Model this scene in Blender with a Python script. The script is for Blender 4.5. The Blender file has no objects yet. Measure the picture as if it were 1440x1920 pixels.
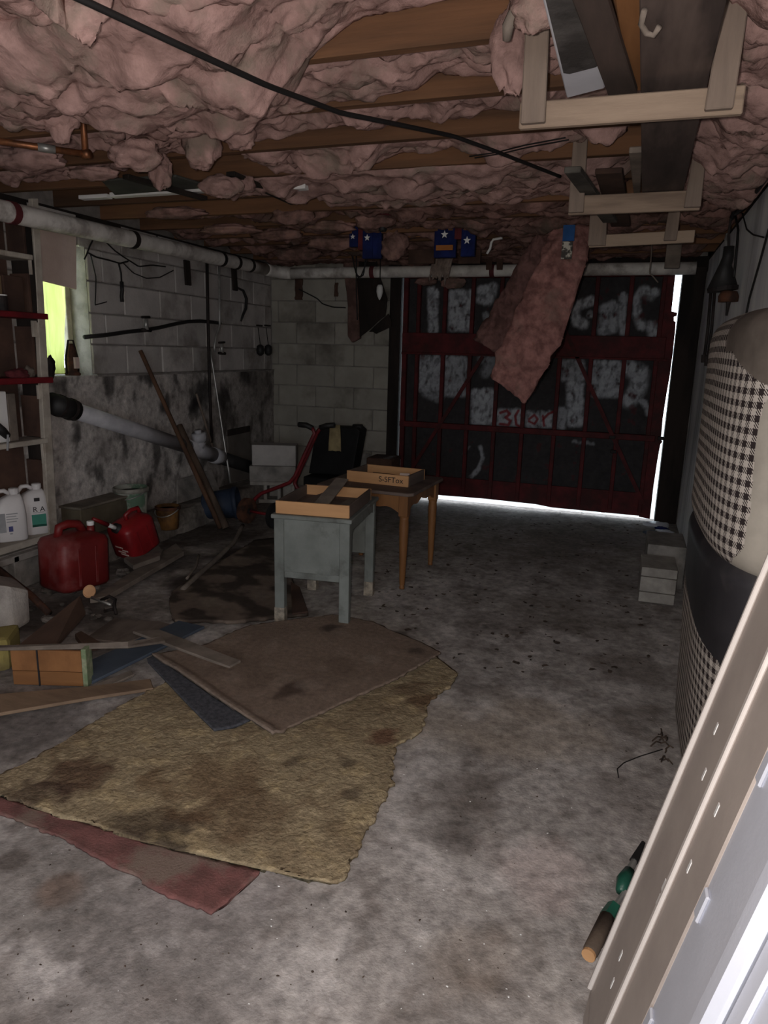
import bpy, bmesh, math, random
import numpy as np
from mathutils import Vector, Matrix, Euler

random.seed(7)
SC = bpy.context.scene
COL = SC.collection

# ------------------------------------------------------------------ camera
F_PX, YAW, PITCH, ROLL, CAM_H = 1304.07, 0.3274, 0.2264, 0.0265, 1.3905
_fw = Vector((-math.sin(YAW) * math.cos(PITCH), math.cos(YAW) * math.cos(PITCH), -math.sin(PITCH)))
_rt = Vector((math.cos(YAW), math.sin(YAW), 0))
_up = _rt.cross(_fw)
CR = _rt * math.cos(ROLL) + _up * math.sin(ROLL)
CU = -_rt * math.sin(ROLL) + _up * math.cos(ROLL)
CO = Vector((0, 0, CAM_H))
cam = bpy.data.cameras.new('camera')
cam.sensor_fit = 'HORIZONTAL'
cam.sensor_width = 36
cam.lens = F_PX / 1440 * 36
cam.clip_start = 0.02
camo = bpy.data.objects.new('camera', cam)
mw = Matrix((CR, CU, -_fw)).transposed().to_4x4()
mw.translation = CO
camo.matrix_world = mw
COL.objects.link(camo)
SC.camera = camo

# ------------------------------------------------------------------ world, lights, exposure
SC.view_settings.view_transform = 'Standard'
SC.view_settings.look = 'None'
SC.view_settings.gamma = 1
SC.view_settings.use_curve_mapping = False
SC.view_settings.exposure = 0.0
wd = bpy.data.worlds.new('overcast_sky')
SC.world = wd
wd.use_nodes = True
bg = wd.node_tree.nodes['Background']
bg.inputs[0].default_value = (0.80, 0.91, 1.0, 1)
bg.inputs[1].default_value = 5.0

# the camera's own flash: a small lamp just beside the lens
fl = bpy.data.lights.new('camera_flash', 'POINT')
fl.energy = 84
fl.color = (1.0, 0.93, 0.88)
fl.shadow_soft_size = 0.012
flo = bpy.data.objects.new('camera_flash', fl)
flo.location = CO - CR * 0.035 + CU * 0.02 - _fw * 0.0
COL.objects.link(flo)
# daylight comes in through an added, unseen doorway behind the camera: a portal guides sky sampling there
dl = bpy.data.lights.new('doorway_portal', 'AREA')
dl.shape = 'RECTANGLE'
dl.size = 1.3
dl.size_y = 2.05
dl.cycles.is_portal = True
dlo = bpy.data.objects.new('doorway_portal', dl)
dlo.location = (-0.35, -1.7, 1.025)
dlo.rotation_euler = Euler((math.radians(90), 0, 0))
COL.objects.link(dlo)


# ------------------------------------------------------------------ pixel helpers (photo 1440x1920)
def ray(x, y):
    return _fw + CR * ((x - 720) / F_PX) + CU * ((960 - y) / F_PX)
def PZ(x, y, z=0.0):
    d = ray(x, y); return CO + d * ((z - CAM_H) / d.z)
def PX(x, y, X):
    d = ray(x, y); return CO + d * (X / d.x)
def PY(x, y, Y):
    d = ray(x, y); return CO + d * (Y / d.y)


# ------------------------------------------------------------------ noise
_rs = np.random.RandomState(3)
_perm = np.concatenate([_rs.permutation(256)] * 3)
_gr = _rs.normal(size=(256, 3)); _gr /= np.linalg.norm(_gr, axis=1)[:, None]
def perlin(x, y, z=0.0):
    x, y, z = np.broadcast_arrays(np.asarray(x, float), np.asarray(y, float), np.asarray(z, float))
    xi, yi, zi = np.floor(x).astype(int), np.floor(y).astype(int), np.floor(z).astype(int)
    xf, yf, zf = x - xi, y - yi, z - zi
    f = lambda t: t * t * t * (t * (t * 6 - 15) + 10)
    u, v, w = f(xf), f(yf), f(zf)
    def g(dx, dy, dz):
        h = _perm[_perm[_perm[(xi + dx) & 255] + ((yi + dy) & 255)] + ((zi + dz) & 255)]
        G = _gr[h]
        return G[..., 0] * (xf - dx) + G[..., 1] * (yf - dy) + G[..., 2] * (zf - dz)
    l = lambda a, b, t: a + (b - a) * t
    return l(l(l(g(0, 0, 0), g(1, 0, 0), u), l(g(0, 1, 0), g(1, 1, 0), u), v),
             l(l(g(0, 0, 1), g(1, 0, 1), u), l(g(0, 1, 1), g(1, 1, 1), u), v), w) * 1.6
def fbm(x, y, z=0.0, o=5, gain=.5):
    s = 0; a = 1; t = 0
    for i in range(o):
        k = 2.03 ** i
        s = s + a * perlin(np.asarray(x) * k + i * 7.3, np.asarray(y) * k - i * 3.1, np.asarray(z) * k + i * 1.7); t += a; a *= gain
    return s / t * 1.5
def smooth(a, b, x):
    t = np.clip((x - a) / (b - a), 0, 1); return t * t * (3 - 2 * t)


# ------------------------------------------------------------------ materials
def srgb(r, g, b):
    f = lambda c: (c / 255 / 12.92) if c / 255 <= .04045 else ((c / 255 + .055) / 1.055) ** 2.4
    return (f(r), f(g), f(b))
MATS = {}
def mat(name, c1, c2=None, scale=6, rough=.85, bump=.15, bscale=80, stretch=(1, 1, 1), lo=.38, hi=.62,
        attr=False, alo=.72, ahi=1.28, metallic=0, rnd=0.0, c3=None, s3=1.5, spec=.3, detail=6):
    if name in MATS: return MATS[name]
    m = bpy.data.materials.new(name); m.use_nodes = True
    nt = m.node_tree; N = nt.nodes; L = nt.links
    b = N['Principled BSDF']
    b.inputs['Roughness'].default_value = rough
    b.inputs['Metallic'].default_value = metallic
    b.inputs['Specular IOR Level'].default_value = spec
    tc = N.new('ShaderNodeTexCoord'); mp = N.new('ShaderNodeMapping'); L.new(tc.outputs['Object'], mp.inputs[0])
    mp.inputs['Scale'].default_value = stretch
    oi = N.new('ShaderNodeObjectInfo')
    ad = N.new('ShaderNodeVectorMath'); ad.operation = 'MULTIPLY_ADD'
    L.new(oi.outputs['Random'], ad.inputs[0]); ad.inputs[1].default_value = (13, 7, 5); L.new(mp.outputs[0], ad.inputs[2])
    def noise(s, d=detail, r=.6):
        n = N.new('ShaderNodeTexNoise'); n.inputs['Scale'].default_value = s; n.inputs['Detail'].default_value = d
        n.inputs['Roughness'].default_value = r; L.new(ad.outputs[0], n.inputs['Vector']); return n
    def ramp(src, a, bb):
        r = N.new('ShaderNodeMapRange'); r.inputs[1].default_value = a; r.inputs[2].default_value = bb; L.new(src, r.inputs[0]); return r.outputs[0]
    def mix(fac, A, B, t='MIX'):
        x = N.new('ShaderNodeMix'); x.data_type = 'RGBA'; x.blend_type = t
        if isinstance(fac, float): x.inputs[0].default_value = fac
        else: L.new(fac, x.inputs[0])
        for k, v in ((6, A), (7, B)):
            if isinstance(v, tuple): x.inputs[k].default_value = (*v, 1)
            else: L.new(v, x.inputs[k])
        return x.outputs[2]
    n1 = noise(scale)
    f1 = ramp(n1.outputs[0], lo, hi)
    if attr:
        at = N.new('ShaderNodeAttribute'); at.attribute_name = 'Col'
        v = ramp(n1.outputs[0], .25, .75)
        mr = N.new('ShaderNodeMapRange'); mr.inputs[3].default_value = alo; mr.inputs[4].default_value = ahi; L.new(v, mr.inputs[0])
        cc = N.new('ShaderNodeCombineColor')
        for k in range(3): L.new(mr.outputs[0], cc.inputs[k])
        col = mix(1.0, at.outputs['Color'], cc.outputs[0], 'MULTIPLY')
    else:
        col = mix(f1, c1, c2 or tuple(c * .6 for c in c1))
        if c3:
            n3 = noise(s3, 5, .65); col = mix(ramp(n3.outputs[0], .52, .66), col, c3)
    if rnd:
        mr = N.new('ShaderNodeMapRange'); mr.inputs[3].default_value = 1 - rnd; mr.inputs[4].default_value = 1 + rnd; L.new(oi.outputs['Random'], mr.inputs[0])
        cc = N.new('ShaderNodeCombineColor')
        for k in range(3): L.new(mr.outputs[0], cc.inputs[k])
        col = mix(1.0, col, cc.outputs[0], 'MULTIPLY')
    L.new(col, b.inputs['Base Color'])
    if bump:
        n2 = noise(bscale, 4); bp = N.new('ShaderNodeBump'); bp.inputs['Strength'].default_value = bump
        bp.inputs['Distance'].default_value = .01; L.new(n2.outputs[0], bp.inputs['Height']); L.new(bp.outputs[0], b.inputs['Normal'])
    MATS[name] = m
    return m
def plain(name, c, rough=.6, spec=.4, metallic=0, scale=9, d=.8):
    return mat(name, c, tuple(v * d for v in c), scale=scale, rough=rough, bump=.04, spec=spec, metallic=metallic)

M_conc = mat('concrete_floor', None, attr=True, alo=.55, ahi=1.45, scale=30, detail=10, rough=.92, bump=.3, bscale=110, spec=.25)
M_parge = mat('stained_parging', None, attr=True, alo=.6, ahi=1.4, scale=26, rough=.95, bump=.45, bscale=70)
M_block = mat('painted_block', srgb(186, 180, 176), srgb(168, 162, 158), scale=4, rough=.9, bump=.25, bscale=60, rnd=.10, c3=srgb(132, 125, 120), s3=1.7)
M_mortar = mat('painted_mortar', srgb(140, 134, 130), srgb(112, 106, 102), scale=8, rough=.95, bump=.3)
M_bblock = mat('grey_block', srgb(156, 151, 141), srgb(142, 137, 128), scale=4, rough=.92, bump=.25, bscale=60, rnd=.06, c3=srgb(106, 100, 92), s3=1.3)
M_rwall = mat('white_wall_paint', srgb(246, 246, 248), srgb(222, 222, 228), scale=5, stretch=(1, 1, .12), rough=.8, bump=.15, c3=srgb(176, 176, 182), s3=2.2)
M_joist = mat('joist_wood', srgb(116, 82, 58), srgb(88, 63, 46), scale=7, stretch=(.12, 1.6, 1.6), rough=.85, bump=.15, bscale=50, rnd=.2, c3=srgb(74, 56, 44), s3=1.3)
M_subfl = mat('subfloor_boards', srgb(90, 66, 50), srgb(62, 46, 36), scale=5, stretch=(1, .2, 1), rough=.9)
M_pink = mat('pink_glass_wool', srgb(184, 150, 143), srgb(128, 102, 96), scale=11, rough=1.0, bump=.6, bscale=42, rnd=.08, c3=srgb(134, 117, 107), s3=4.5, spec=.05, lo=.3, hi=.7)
M_paper = mat('kraft_paper', srgb(104, 78, 58), srgb(66, 46, 36), scale=6, rough=.8, bump=.2)
M_pipe = mat('white_drain_pipe', srgb(226, 221, 215), srgb(200, 194, 188), scale=8, rough=.6, bump=.1, c3=srgb(160, 152, 146), s3=5)
M_redband = plain('dark_red_band', srgb(92, 36, 40), .7)
M_blackrub = plain('black_rubber', srgb(34, 32, 32), .6)
M_pvc = mat('grey_pvc', srgb(186, 184, 188), srgb(160, 158, 162), scale=6, rough=.45, bump=.03)
M_copper = mat('old_copper', srgb(150, 98, 66), srgb(94, 62, 46), scale=14, rough=.45, metallic=.7, bump=.05)
M_galv = mat('galvanised_steel', srgb(190, 188, 184), srgb(150, 148, 144), scale=10, rough=.4, metallic=.6, bump=.03)
M_iron = mat('black_iron', srgb(46, 38, 36), srgb(26, 22, 22), scale=12, rough=.7, bump=.1)
M_rust = mat('rusty_iron', srgb(92, 58, 42), srgb(52, 36, 30), scale=14, rough=.85, bump=.25, bscale=60)
M_rack = mat('weathered_rack_wood', srgb(158, 138, 120), srgb(126, 108, 94), scale=6, stretch=(.2, 1.5, 1.5), rough=.9, bump=.2, rnd=.08, c3=srgb(104, 88, 78), s3=3)
M_rackv = mat('weathered_hanger_wood', srgb(134, 118, 106), srgb(104, 92, 84), scale=6, stretch=(1.5, 1.5, .2), rough=.9, bump=.2, rnd=.1)
M_darkbd = mat('dark_board', srgb(78, 66, 62), srgb(56, 47, 44), scale=5, stretch=(1.4, .25, 1), rough=.85, bump=.12, c3=srgb(98, 84, 78), s3=3, rnd=.08)
M_orange = mat('orange_pine', srgb(146, 100, 62), srgb(122, 82, 50), scale=6, stretch=(1.5, .2, 1), rough=.8, bump=.1)
M_enamel = plain('white_enamel', srgb(222, 222, 230), .35, .5, d=.93)
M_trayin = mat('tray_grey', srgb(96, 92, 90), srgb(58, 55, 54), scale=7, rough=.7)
M_dred = mat('door_red_paint', srgb(90, 25, 27), srgb(64, 18, 19), scale=9, rough=.7, bump=.15, c3=srgb(56, 22, 20), s3=4)
M_dpanel = mat('door_panel_paint', None, attr=True, scale=30, rough=.85, bump=.1)
M_darkwood = mat('dark_timber', srgb(46, 38, 34), srgb(28, 23, 21), scale=7, stretch=(1, 1, .2), rough=.9, bump=.15)
M_shelfw = mat('shelf_white_paint', srgb(184, 175, 163), srgb(158, 149, 138), scale=7, rough=.8, bump=.1, c3=srgb(140, 128, 116), s3=4)
M_shelfr = mat('shelf_red_paint', srgb(120, 24, 32), srgb(86, 18, 24), scale=7, rough=.75)
M_brownbd = mat('brown_board', srgb(84, 62, 52), srgb(60, 44, 38), scale=5, rough=.9, bump=.12, rnd=.12)
M_card = mat('cardboard', srgb(126, 104, 78), srgb(104, 84, 62), scale=5, rough=.9, bump=.08)
M_jug = plain('white_jug_plastic', srgb(208, 203, 202), .45, .5, d=.95)
M_greyprint = plain('grey_print', srgb(150, 150, 152), .7)
M_blueprint = plain('blue_print', srgb(70, 72, 120), .7)
M_tealprint = plain('teal_print', srgb(60, 130, 112), .7)
M_ink = plain('black_ink', srgb(38, 34, 36), .7)
M_redcan = mat('red_can_plastic', srgb(140, 22, 28), srgb(114, 18, 22), scale=6, rough=.45, bump=.04, spec=.5)
M_redcan2 = mat('dusty_red_can', srgb(122, 26, 24), srgb(98, 20, 19), scale=5, rough=.55, bump=.06, c3=srgb(128, 68, 66), s3=3.5, spec=.5)
M_greyp = mat('grey_desk_paint', srgb(124, 128, 124), srgb(108, 112, 108), scale=6, rough=.7, bump=.08, c3=srgb(92, 94, 90), s3=5)
M_bare = mat('worn_leg_tip', srgb(168, 156, 140), srgb(120, 112, 102), scale=30, rough=.9)
M_tray = mat('pale_tray_wood', srgb(206, 158, 112), srgb(186, 140, 98), scale=6, stretch=(.2, .2, 1.5), rough=.75, bump=.06)
M_maple = mat('maple_wood', srgb(148, 102, 60), srgb(116, 78, 46), scale=5, stretch=(1.2, 1.2, .3), rough=.55, bump=.05, c3=srgb(118, 78, 46), s3=4)
M_ttop = mat('table_top_grey_wood', srgb(116, 100, 92), srgb(94, 80, 74), scale=6, stretch=(.3, 1.4, 1), rough=.7, bump=.06)
M_greywd = mat('grey_weathered_plank', srgb(134, 122, 112), srgb(104, 94, 86), scale=7, stretch=(1, 1, 1), rough=.9, bump=.15, rnd=.12)
M_carpetb = mat('carpet_backing', None, attr=True, scale=45, rough=1, bump=.35, bscale=160)
M_pad = mat('foam_pad', None, attr=True, alo=.6, ahi=1.35, scale=55, rough=1, bump=.8, bscale=75)
M_redcarp = mat('red_carpet', srgb(128, 86, 82), srgb(104, 72, 68), scale=18, rough=1, bump=.4, bscale=140, c3=srgb(126, 108, 98), s3=4)
M_bluecarp = mat('blue_grey_carpet', srgb(88, 88, 94), srgb(66, 66, 72), scale=60, rough=1, bump=.5, bscale=220)
M_slate = mat('slate_blue_board', srgb(78, 86, 98), srgb(66, 74, 86), scale=6, rough=.7, bump=.05)
M_greenp = mat('green_paint', srgb(112, 128, 96), srgb(150, 152, 126), scale=30, rough=.8)
M_yel = mat('yellow_foam', srgb(146, 132, 78), srgb(112, 100, 62), scale=6, rough=1, bump=.3)
M_cinder = mat('cinder_block', srgb(168, 162, 154), srgb(138, 132, 126), scale=8, rough=.95, bump=.4, bscale=90)
M_cinder2 = mat('cinder_block_dirty', srgb(150, 144, 138), srgb(108, 104, 100), scale=6, rough=.95, bump=.4, bscale=90)
M_vinylb = mat('black_vinyl', srgb(52, 50, 54), srgb(34, 33, 37), scale=3, rough=.5, bump=.05, spec=.5, c3=srgb(78, 74, 74), s3=2)
M_vinylt = mat('taupe_vinyl', srgb(118, 108, 100), srgb(84, 76, 70), scale=5, rough=.6, bump=.06, spec=.4)
M_beige = mat('beige_vinyl', srgb(186, 178, 166), srgb(160, 152, 142), scale=4, rough=.6, bump=.05)
M_tan = mat('tan_rail_paint', srgb(172, 160, 152), srgb(160, 148, 141), scale=5, rough=.6, bump=.04, spec=.4)
M_tanlip = plain('pale_rail_lip', srgb(206, 197, 191), .5, d=.94)
M_whitemet = plain('white_panel_paint', srgb(190, 192, 202), .45, .4, d=.95)
M_bluecl = mat('blue_cloth', srgb(28, 40, 96), srgb(22, 30, 72), scale=9, rough=.95, bump=.15)
M_redcl = mat('maroon_cloth', srgb(104, 44, 48), srgb(80, 34, 38), scale=9, rough=.95)
M_white = plain('white_plain', srgb(228, 226, 224), .7, d=.94)
M_amber = plain('amber_cloth', srgb(168, 104, 50), .9)
M_bucketg = mat('green_white_bucket', srgb(92, 116, 96), srgb(168, 168, 158), scale=7, rough=.7, lo=.45, hi=.55)
M_buckw = mat('dirty_white_rim', srgb(150, 146, 136), srgb(112, 108, 100), scale=10, rough=.7)
M_navy = mat('navy_plastic', srgb(44, 54, 72), srgb(34, 42, 58), scale=6, rough=.6)
M_yellowcan = mat('yellow_brown_can', srgb(120, 84, 40), srgb(58, 40, 28), scale=9, rough=.75)
M_cartred = mat('cart_red_paint', srgb(120, 26, 32), srgb(90, 20, 26), scale=9, rough=.5, spec=.5)
M_case = mat('black_case', srgb(28, 27, 28), srgb(20, 19, 20), scale=6, rough=.7)
M_rag = mat('yellowish_rag', srgb(176, 158, 118), srgb(146, 130, 98), scale=10, rough=1)
M_whiteboard = mat('pinkish_white_board', srgb(206, 186, 176), srgb(190, 168, 158), scale=4, rough=.85)
M_litter = mat('dry_leaves', srgb(84, 70, 60), srgb(54, 45, 40), scale=20, rough=1, bump=0)
M_ply = mat('dark_wet_plywood', None, attr=True, scale=20, rough=.85, bump=.2)
M_rubble = mat('rubble', srgb(120, 112, 106), srgb(70, 64, 60), scale=12, rough=1, bump=.4, rnd=.3)
M_wire = plain('black_wire', srgb(26, 24, 24), .6)
M_drive = mat('driveway', srgb(200, 200, 196), srgb(180, 180, 176), scale=3, rough=.9)
M_pink2 = mat('dusky_pink_wool', srgb(166, 120, 113), srgb(122, 86, 81), scale=14, rough=1, bump=.5, bscale=45, c3=srgb(136, 106, 98), s3=5, spec=.05)
M_pinkdim = mat('dimmed_pink_wool', srgb(150, 116, 108), srgb(98, 76, 70), scale=10, rough=1, bump=.6, bscale=42, rnd=.12, c3=srgb(96, 82, 74), s3=3.5, spec=.05)  # darker copy of the pink wool: dimness of the far ceiling put into colour
M_darkground = mat('dark_added_ground', srgb(70, 74, 52), srgb(50, 54, 38), scale=8, rough=1)
M_spongy = mat('tan_disc', srgb(226, 176, 132), srgb(206, 156, 116), scale=7, rough=.7)
M_greengl = mat('green_plastic', srgb(34, 92, 74), srgb(26, 74, 60), scale=7, rough=.4, spec=.5)

def curtain_mat():
    m = bpy.data.materials.new('lime_curtain'); m.use_nodes = True
    nt = m.node_tree; N = nt.nodes; L = nt.links
    N.remove(N['Principled BSDF'])
    tr = N.new('ShaderNodeBsdfTranslucent'); df = N.new('ShaderNodeBsdfDiffuse'); mx = N.new('ShaderNodeMixShader')
    no = N.new('ShaderNodeTexNoise'); no.inputs['Scale'].default_value = 5
    cr = N.new('ShaderNodeMix'); cr.data_type = 'RGBA'
    cr.inputs[6].default_value = (*srgb(196, 206, 110), 1); cr.inputs[7].default_value = (*srgb(226, 230, 160), 1)
    L.new(no.outputs[0], cr.inputs[0])
    L.new(cr.outputs[2], tr.inputs[0]); L.new(cr.outputs[2], df.inputs[0])
    mx.inputs[0].default_value = .6
    L.new(df.outputs[0], mx.inputs[1]); L.new(tr.outputs[0], mx.inputs[2])
    L.new(mx.outputs[0], N['Material Output'].inputs[0])
    return m
M_curtain = curtain_mat()
def glass_mat():
    m = bpy.data.materials.new('dusty_glass'); m.use_nodes = True
    b = m.node_tree.nodes['Principled BSDF']
    b.inputs['Transmission Weight'].default_value = 1; b.inputs['Roughness'].default_value = .15; b.inputs['IOR'].default_value = 1.1
    b.inputs['Base Color'].default_value = (.95, .97, .93, 1)
    return m
M_glass = glass_mat()
def hound_mat():
    m = bpy.data.materials.new('houndstooth_fabric'); m.use_nodes = True
    nt = m.node_tree; N = nt.nodes; L = nt.links; b = N['Principled BSDF']; b.inputs['Roughness'].default_value = .95
    b.inputs['Specular IOR Level'].default_value = .1
    uv = N.new('ShaderNodeUVMap'); uv.uv_map = 'UVMap'
    sp = N.new('ShaderNodeSeparateXYZ'); L.new(uv.outputs[0], sp.inputs[0])
    def ma(op, a, c=None):
        n = N.new('ShaderNodeMath'); n.operation = op
        for k, v in ((0, a), (1, c)):
            if v is None: continue
            if isinstance(v, (int, float)): n.inputs[k].default_value = v
            else: L.new(v, n.inputs[k])
        return n.outputs[0]
    CELL = 1 / .034
    u = ma('MULTIPLY', sp.outputs[0], CELL); v = ma('MULTIPLY', sp.outputs[1], CELL)
    a = ma('LESS_THAN', ma('FRACT', u), .5); c = ma('LESS_THAN', ma('FRACT', v), .5)
    tw = ma('LESS_THAN', ma('FRACT', ma('MULTIPLY', ma('ADD', u, v), 4.0)), .5)
    # warp thread dark where a, weft dark where c ; twill picks which thread is on top
    sel = ma('ADD', ma('MULTIPLY', a, tw), ma('MULTIPLY', c, ma('SUBTRACT', 1.0, tw)))
    mx = N.new('ShaderNodeMix'); mx.data_type = 'RGBA'; L.new(sel, mx.inputs[0])
    mx.inputs[6].default_value = (*srgb(206, 196, 187), 1); mx.inputs[7].default_value = (*srgb(58, 50, 50), 1)
    no = N.new('ShaderNodeTexNoise'); no.inputs['Scale'].default_value = 7; no.inputs['Detail'].default_value = 4
    mr = N.new('ShaderNodeMapRange'); mr.inputs[3].default_value = .75; mr.inputs[4].default_value = 1.15; L.new(no.outputs[0], mr.inputs[0])
    m2 = N.new('ShaderNodeMix'); m2.data_type = 'RGBA'; m2.blend_type = 'MULTIPLY'; m2.inputs[0].default_value = 1
    L.new(mx.outputs[2], m2.inputs[6]); cc = N.new('ShaderNodeCombineColor')
    for k in range(3): L.new(mr.outputs[0], cc.inputs[k])
    L.new(cc.outputs[0], m2.inputs[7]); L.new(m2.outputs[2], b.inputs['Base Color'])
    return m
M_hound = hound_mat()

# ------------------------------------------------------------------ object helpers
ROOT = {}
def thing(name, label, cat, loc=(0, 0, 0), rot=(0, 0, 0), group=None, kind=None):
    o = bpy.data.objects.new(name, None); COL.objects.link(o)
    o.empty_display_size = .05
    o.location = loc; o.rotation_euler = rot
    if kind: o['kind'] = kind
    if label: o['label'] = label
    if cat: o['category'] = cat
    if group: o['group'] = group
    ROOT[o.name] = Matrix.LocRotScale(Vector(loc), Euler(rot), None)
    return o
def tag(o, label, cat=None, group=None, kind=None):
    o['label'] = label
    if cat: o['category'] = cat
    if group: o['group'] = group
    if kind: o['kind'] = kind
    return o
def mesh_obj(name, verts, faces, material, parent=None, smooth_=False, bevel=0, world=False, bseg=1, recalc=True):
    me = bpy.data.meshes.new(name)
    V = [tuple(v) for v in verts]
    if world and parent is not None:
        r = parent
        while r.parent: r = r.parent
        inv = ROOT[r.name].inverted()
        V = [tuple(inv @ Vector(v)) for v in V]
    me.from_pydata(V, [], [tuple(int(i) for i in f) for f in faces])
    if bevel or recalc:
        bm = bmesh.new(); bm.from_mesh(me)
        if recalc: bmesh.ops.recalc_face_normals(bm, faces=bm.faces)
        if bevel:
            ed = [e for e in bm.edges if len(e.link_faces) == 2 and e.calc_face_angle(0) > .5]
            bmesh.ops.bevel(bm, geom=ed, offset=bevel, segments=bseg, profile=.6, affect='EDGES', clamp_overlap=True)
        bm.to_mesh(me); bm.free()
    if smooth_: me.polygons.foreach_set('use_smooth', [True] * len(me.polygons))
    me.materials.append(material)
    o = bpy.data.objects.new(name, me); COL.objects.link(o)
    if parent is not None: o.parent = parent
    return o
class MB:
    def __init__(s): s.v = []; s.f = []
    def add(s, v, f):
        n = len(s.v); s.v += [Vector(p) for p in v]; s.f += [[i + n for i in q] for q in f]; return s
    def hexa(s, p):
        return s.add(p, [(0, 3, 2, 1), (4, 5, 6, 7), (0, 1, 5, 4), (1, 2, 6, 5), (2, 3, 7, 6), (3, 0, 4, 7)])
    def box(s, c, d, M=None):
        x, y, z = [q / 2 for q in d]
        p = [Vector((a, b, e)) for e in (-z, z) for a, b in ((-x, -y), (x, -y), (x, y), (-x, y))]
        c = Vector(c)
        p = [(M @ q if M else q) + c for q in p]
        return s.hexa(p)
    def span(s, a, b):
        return s.box([(p + q) / 2 for p, q in zip(a, b)], [abs(q - p) for p, q in zip(a, b)])
    def tube(s, pts, r, n=10, cap=True):
        pts = [Vector(p) for p in pts]; m = len(pts)
        rs = r if isinstance(r, (list, tuple)) else [r] * m
        T = []
        for i in range(m):
            t = (pts[min(i + 1, m - 1)] - pts[max(i - 1, 0)]); T.append(t.normalized() if t.length > 1e-9 else Vector((0, 0, 1)))
        nrm = T[0].orthogonal().normalized(); vs = []
        for i in range(m):
            nrm = (nrm - T[i] * nrm.dot(T[i]))
            nrm = nrm.normalized() if nrm.length > 1e-6 else T[i].orthogonal().normalized()
            b = T[i].cross(nrm)
            vs += [pts[i] + (nrm * math.cos(k * 2 * math.pi / n) + b * math.sin(k * 2 * math.pi / n)) * rs[i] for k in range(n)]
        fs = [(i * n + k, i * n + (k + 1) % n, (i + 1) * n + (k + 1) % n, (i + 1) * n + k) for i in range(m - 1) for k in range(n)]
        if cap: fs += [list(range(n))[::-1], [(m - 1) * n + k for k in range(n)]]
        return s.add(vs, fs)
    def lathe(s, prof, c=(0, 0, 0), M=None, n=20):
        vs = []; c = Vector(c)
        for r, z in prof:
            for k in range(n):
                p = Vector((r * math.cos(k * 2 * math.pi / n), r * math.sin(k * 2 * math.pi / n), z))
                vs.append((M @ p if M else p) + c)
        m = len(prof)
        fs = [(i * n + k, i * n + (k + 1) % n, (i + 1) * n + (k + 1) % n, (i + 1) * n + k) for i in range(m - 1) for k in range(n)]
        fs += [list(range(n))[::-1], [(m - 1) * n + k for k in range(n)]]
        return s.add(vs, fs)
    def prism(s, poly, off):
        poly = [Vector(p) for p in poly]; off = Vector(off); n = len(poly)
        return s.add(poly + [p + off for p in poly], [list(range(n))[::-1], [n + i for i in range(n)]] + [(i, (i + 1) % n, n + (i + 1) % n, n + i) for i in range(n)])
    def build(s, name, m, parent=None, smooth_=False, bevel=0, world=False, bseg=1):
        return mesh_obj(name, s.v, s.f, m, parent, smooth_, bevel, world, bseg)
def grid_obj(name, P, m, parent=None, smooth_=True, col=None, close_v=False, caps=False, world=False, extra_faces=None, uv=None):
    P = np.asarray(P, float); nu, nv = P.shape[:2]
    idx = np.arange(nu * nv).reshape(nu, nv)
    if close_v: idx = np.concatenate([idx, idx[:, :1]], 1)
    F = np.stack([idx[:-1, :-1], idx[1:, :-1], idx[1:, 1:], idx[:-1, 1:]], -1).reshape(-1, 4)
    V = P.reshape(-1, 3)
    if world and parent is not None:
        r = parent
        while r.parent: r = r.parent
        A = np.array(ROOT[r.name].inverted()); V = V @ A[:3, :3].T + A[:3, 3]
    faces = F.tolist()
    if caps: faces += [idx[0, :nv].tolist(), idx[-1, :nv].tolist()[::-1]]
    me = bpy.data.meshes.new(name)
    me.from_pydata(V.tolist(), [], faces)
    if smooth_: me.polygons.foreach_set('use_smooth', [True] * len(me.polygons))
    if col is not None:
        a = me.color_attributes.new('Col', 'FLOAT_COLOR', 'POINT')
        c = np.concatenate([col.reshape(-1, 3), np.ones((nu * nv, 1))], 1).astype(np.float32)
        a.data.foreach_set('color', c.ravel())
    if uv is not None:
        ul = me.uv_layers.new(name='UVMap'); U = uv.reshape(-1, 2)
        li = np.zeros(len(me.loops), int); me.loops.foreach_get('vertex_index', li)
        ul.data.foreach_set('uv', U[li].astype(np.float32).ravel())
    bm = bmesh.new(); bm.from_mesh(me); bmesh.ops.recalc_face_normals(bm, faces=bm.faces); bm.to_mesh(me); bm.free()
    me.materials.append(m)
    o = bpy.data.objects.new(name, me); COL.objects.link(o)
    if parent is not None: o.parent = parent
    return o
def resample(pts, n):
    pts = np.array([tuple(p) for p in pts], float)
    d = np.concatenate([[0], np.cumsum(np.linalg.norm(np.diff(pts, axis=0), axis=1))])
    t = np.linspace(0, d[-1], n)
    return np.stack([np.interp(t, d, pts[:, k]) for k in range(pts.shape[1])], 1)
def coons(top, bottom, left, right, nu, nv):
    """four boundary polylines: top/bottom run left->right, left/right run top->bottom"""
    T, B = resample(top, nu), resample(bottom, nu); Lf, R = resample(left, nv), resample(right, nv)
    u = np.linspace(0, 1, nu)[:, None, None]; v = np.linspace(0, 1, nv)[None, :, None]
    return (1 - v) * T[:, None] + v * B[:, None] + (1 - u) * Lf[None] + u * R[None] - (
        (1 - u) * (1 - v) * T[0] + u * (1 - v) * T[-1] + (1 - u) * v * B[0] + u * v * B[-1])
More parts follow.
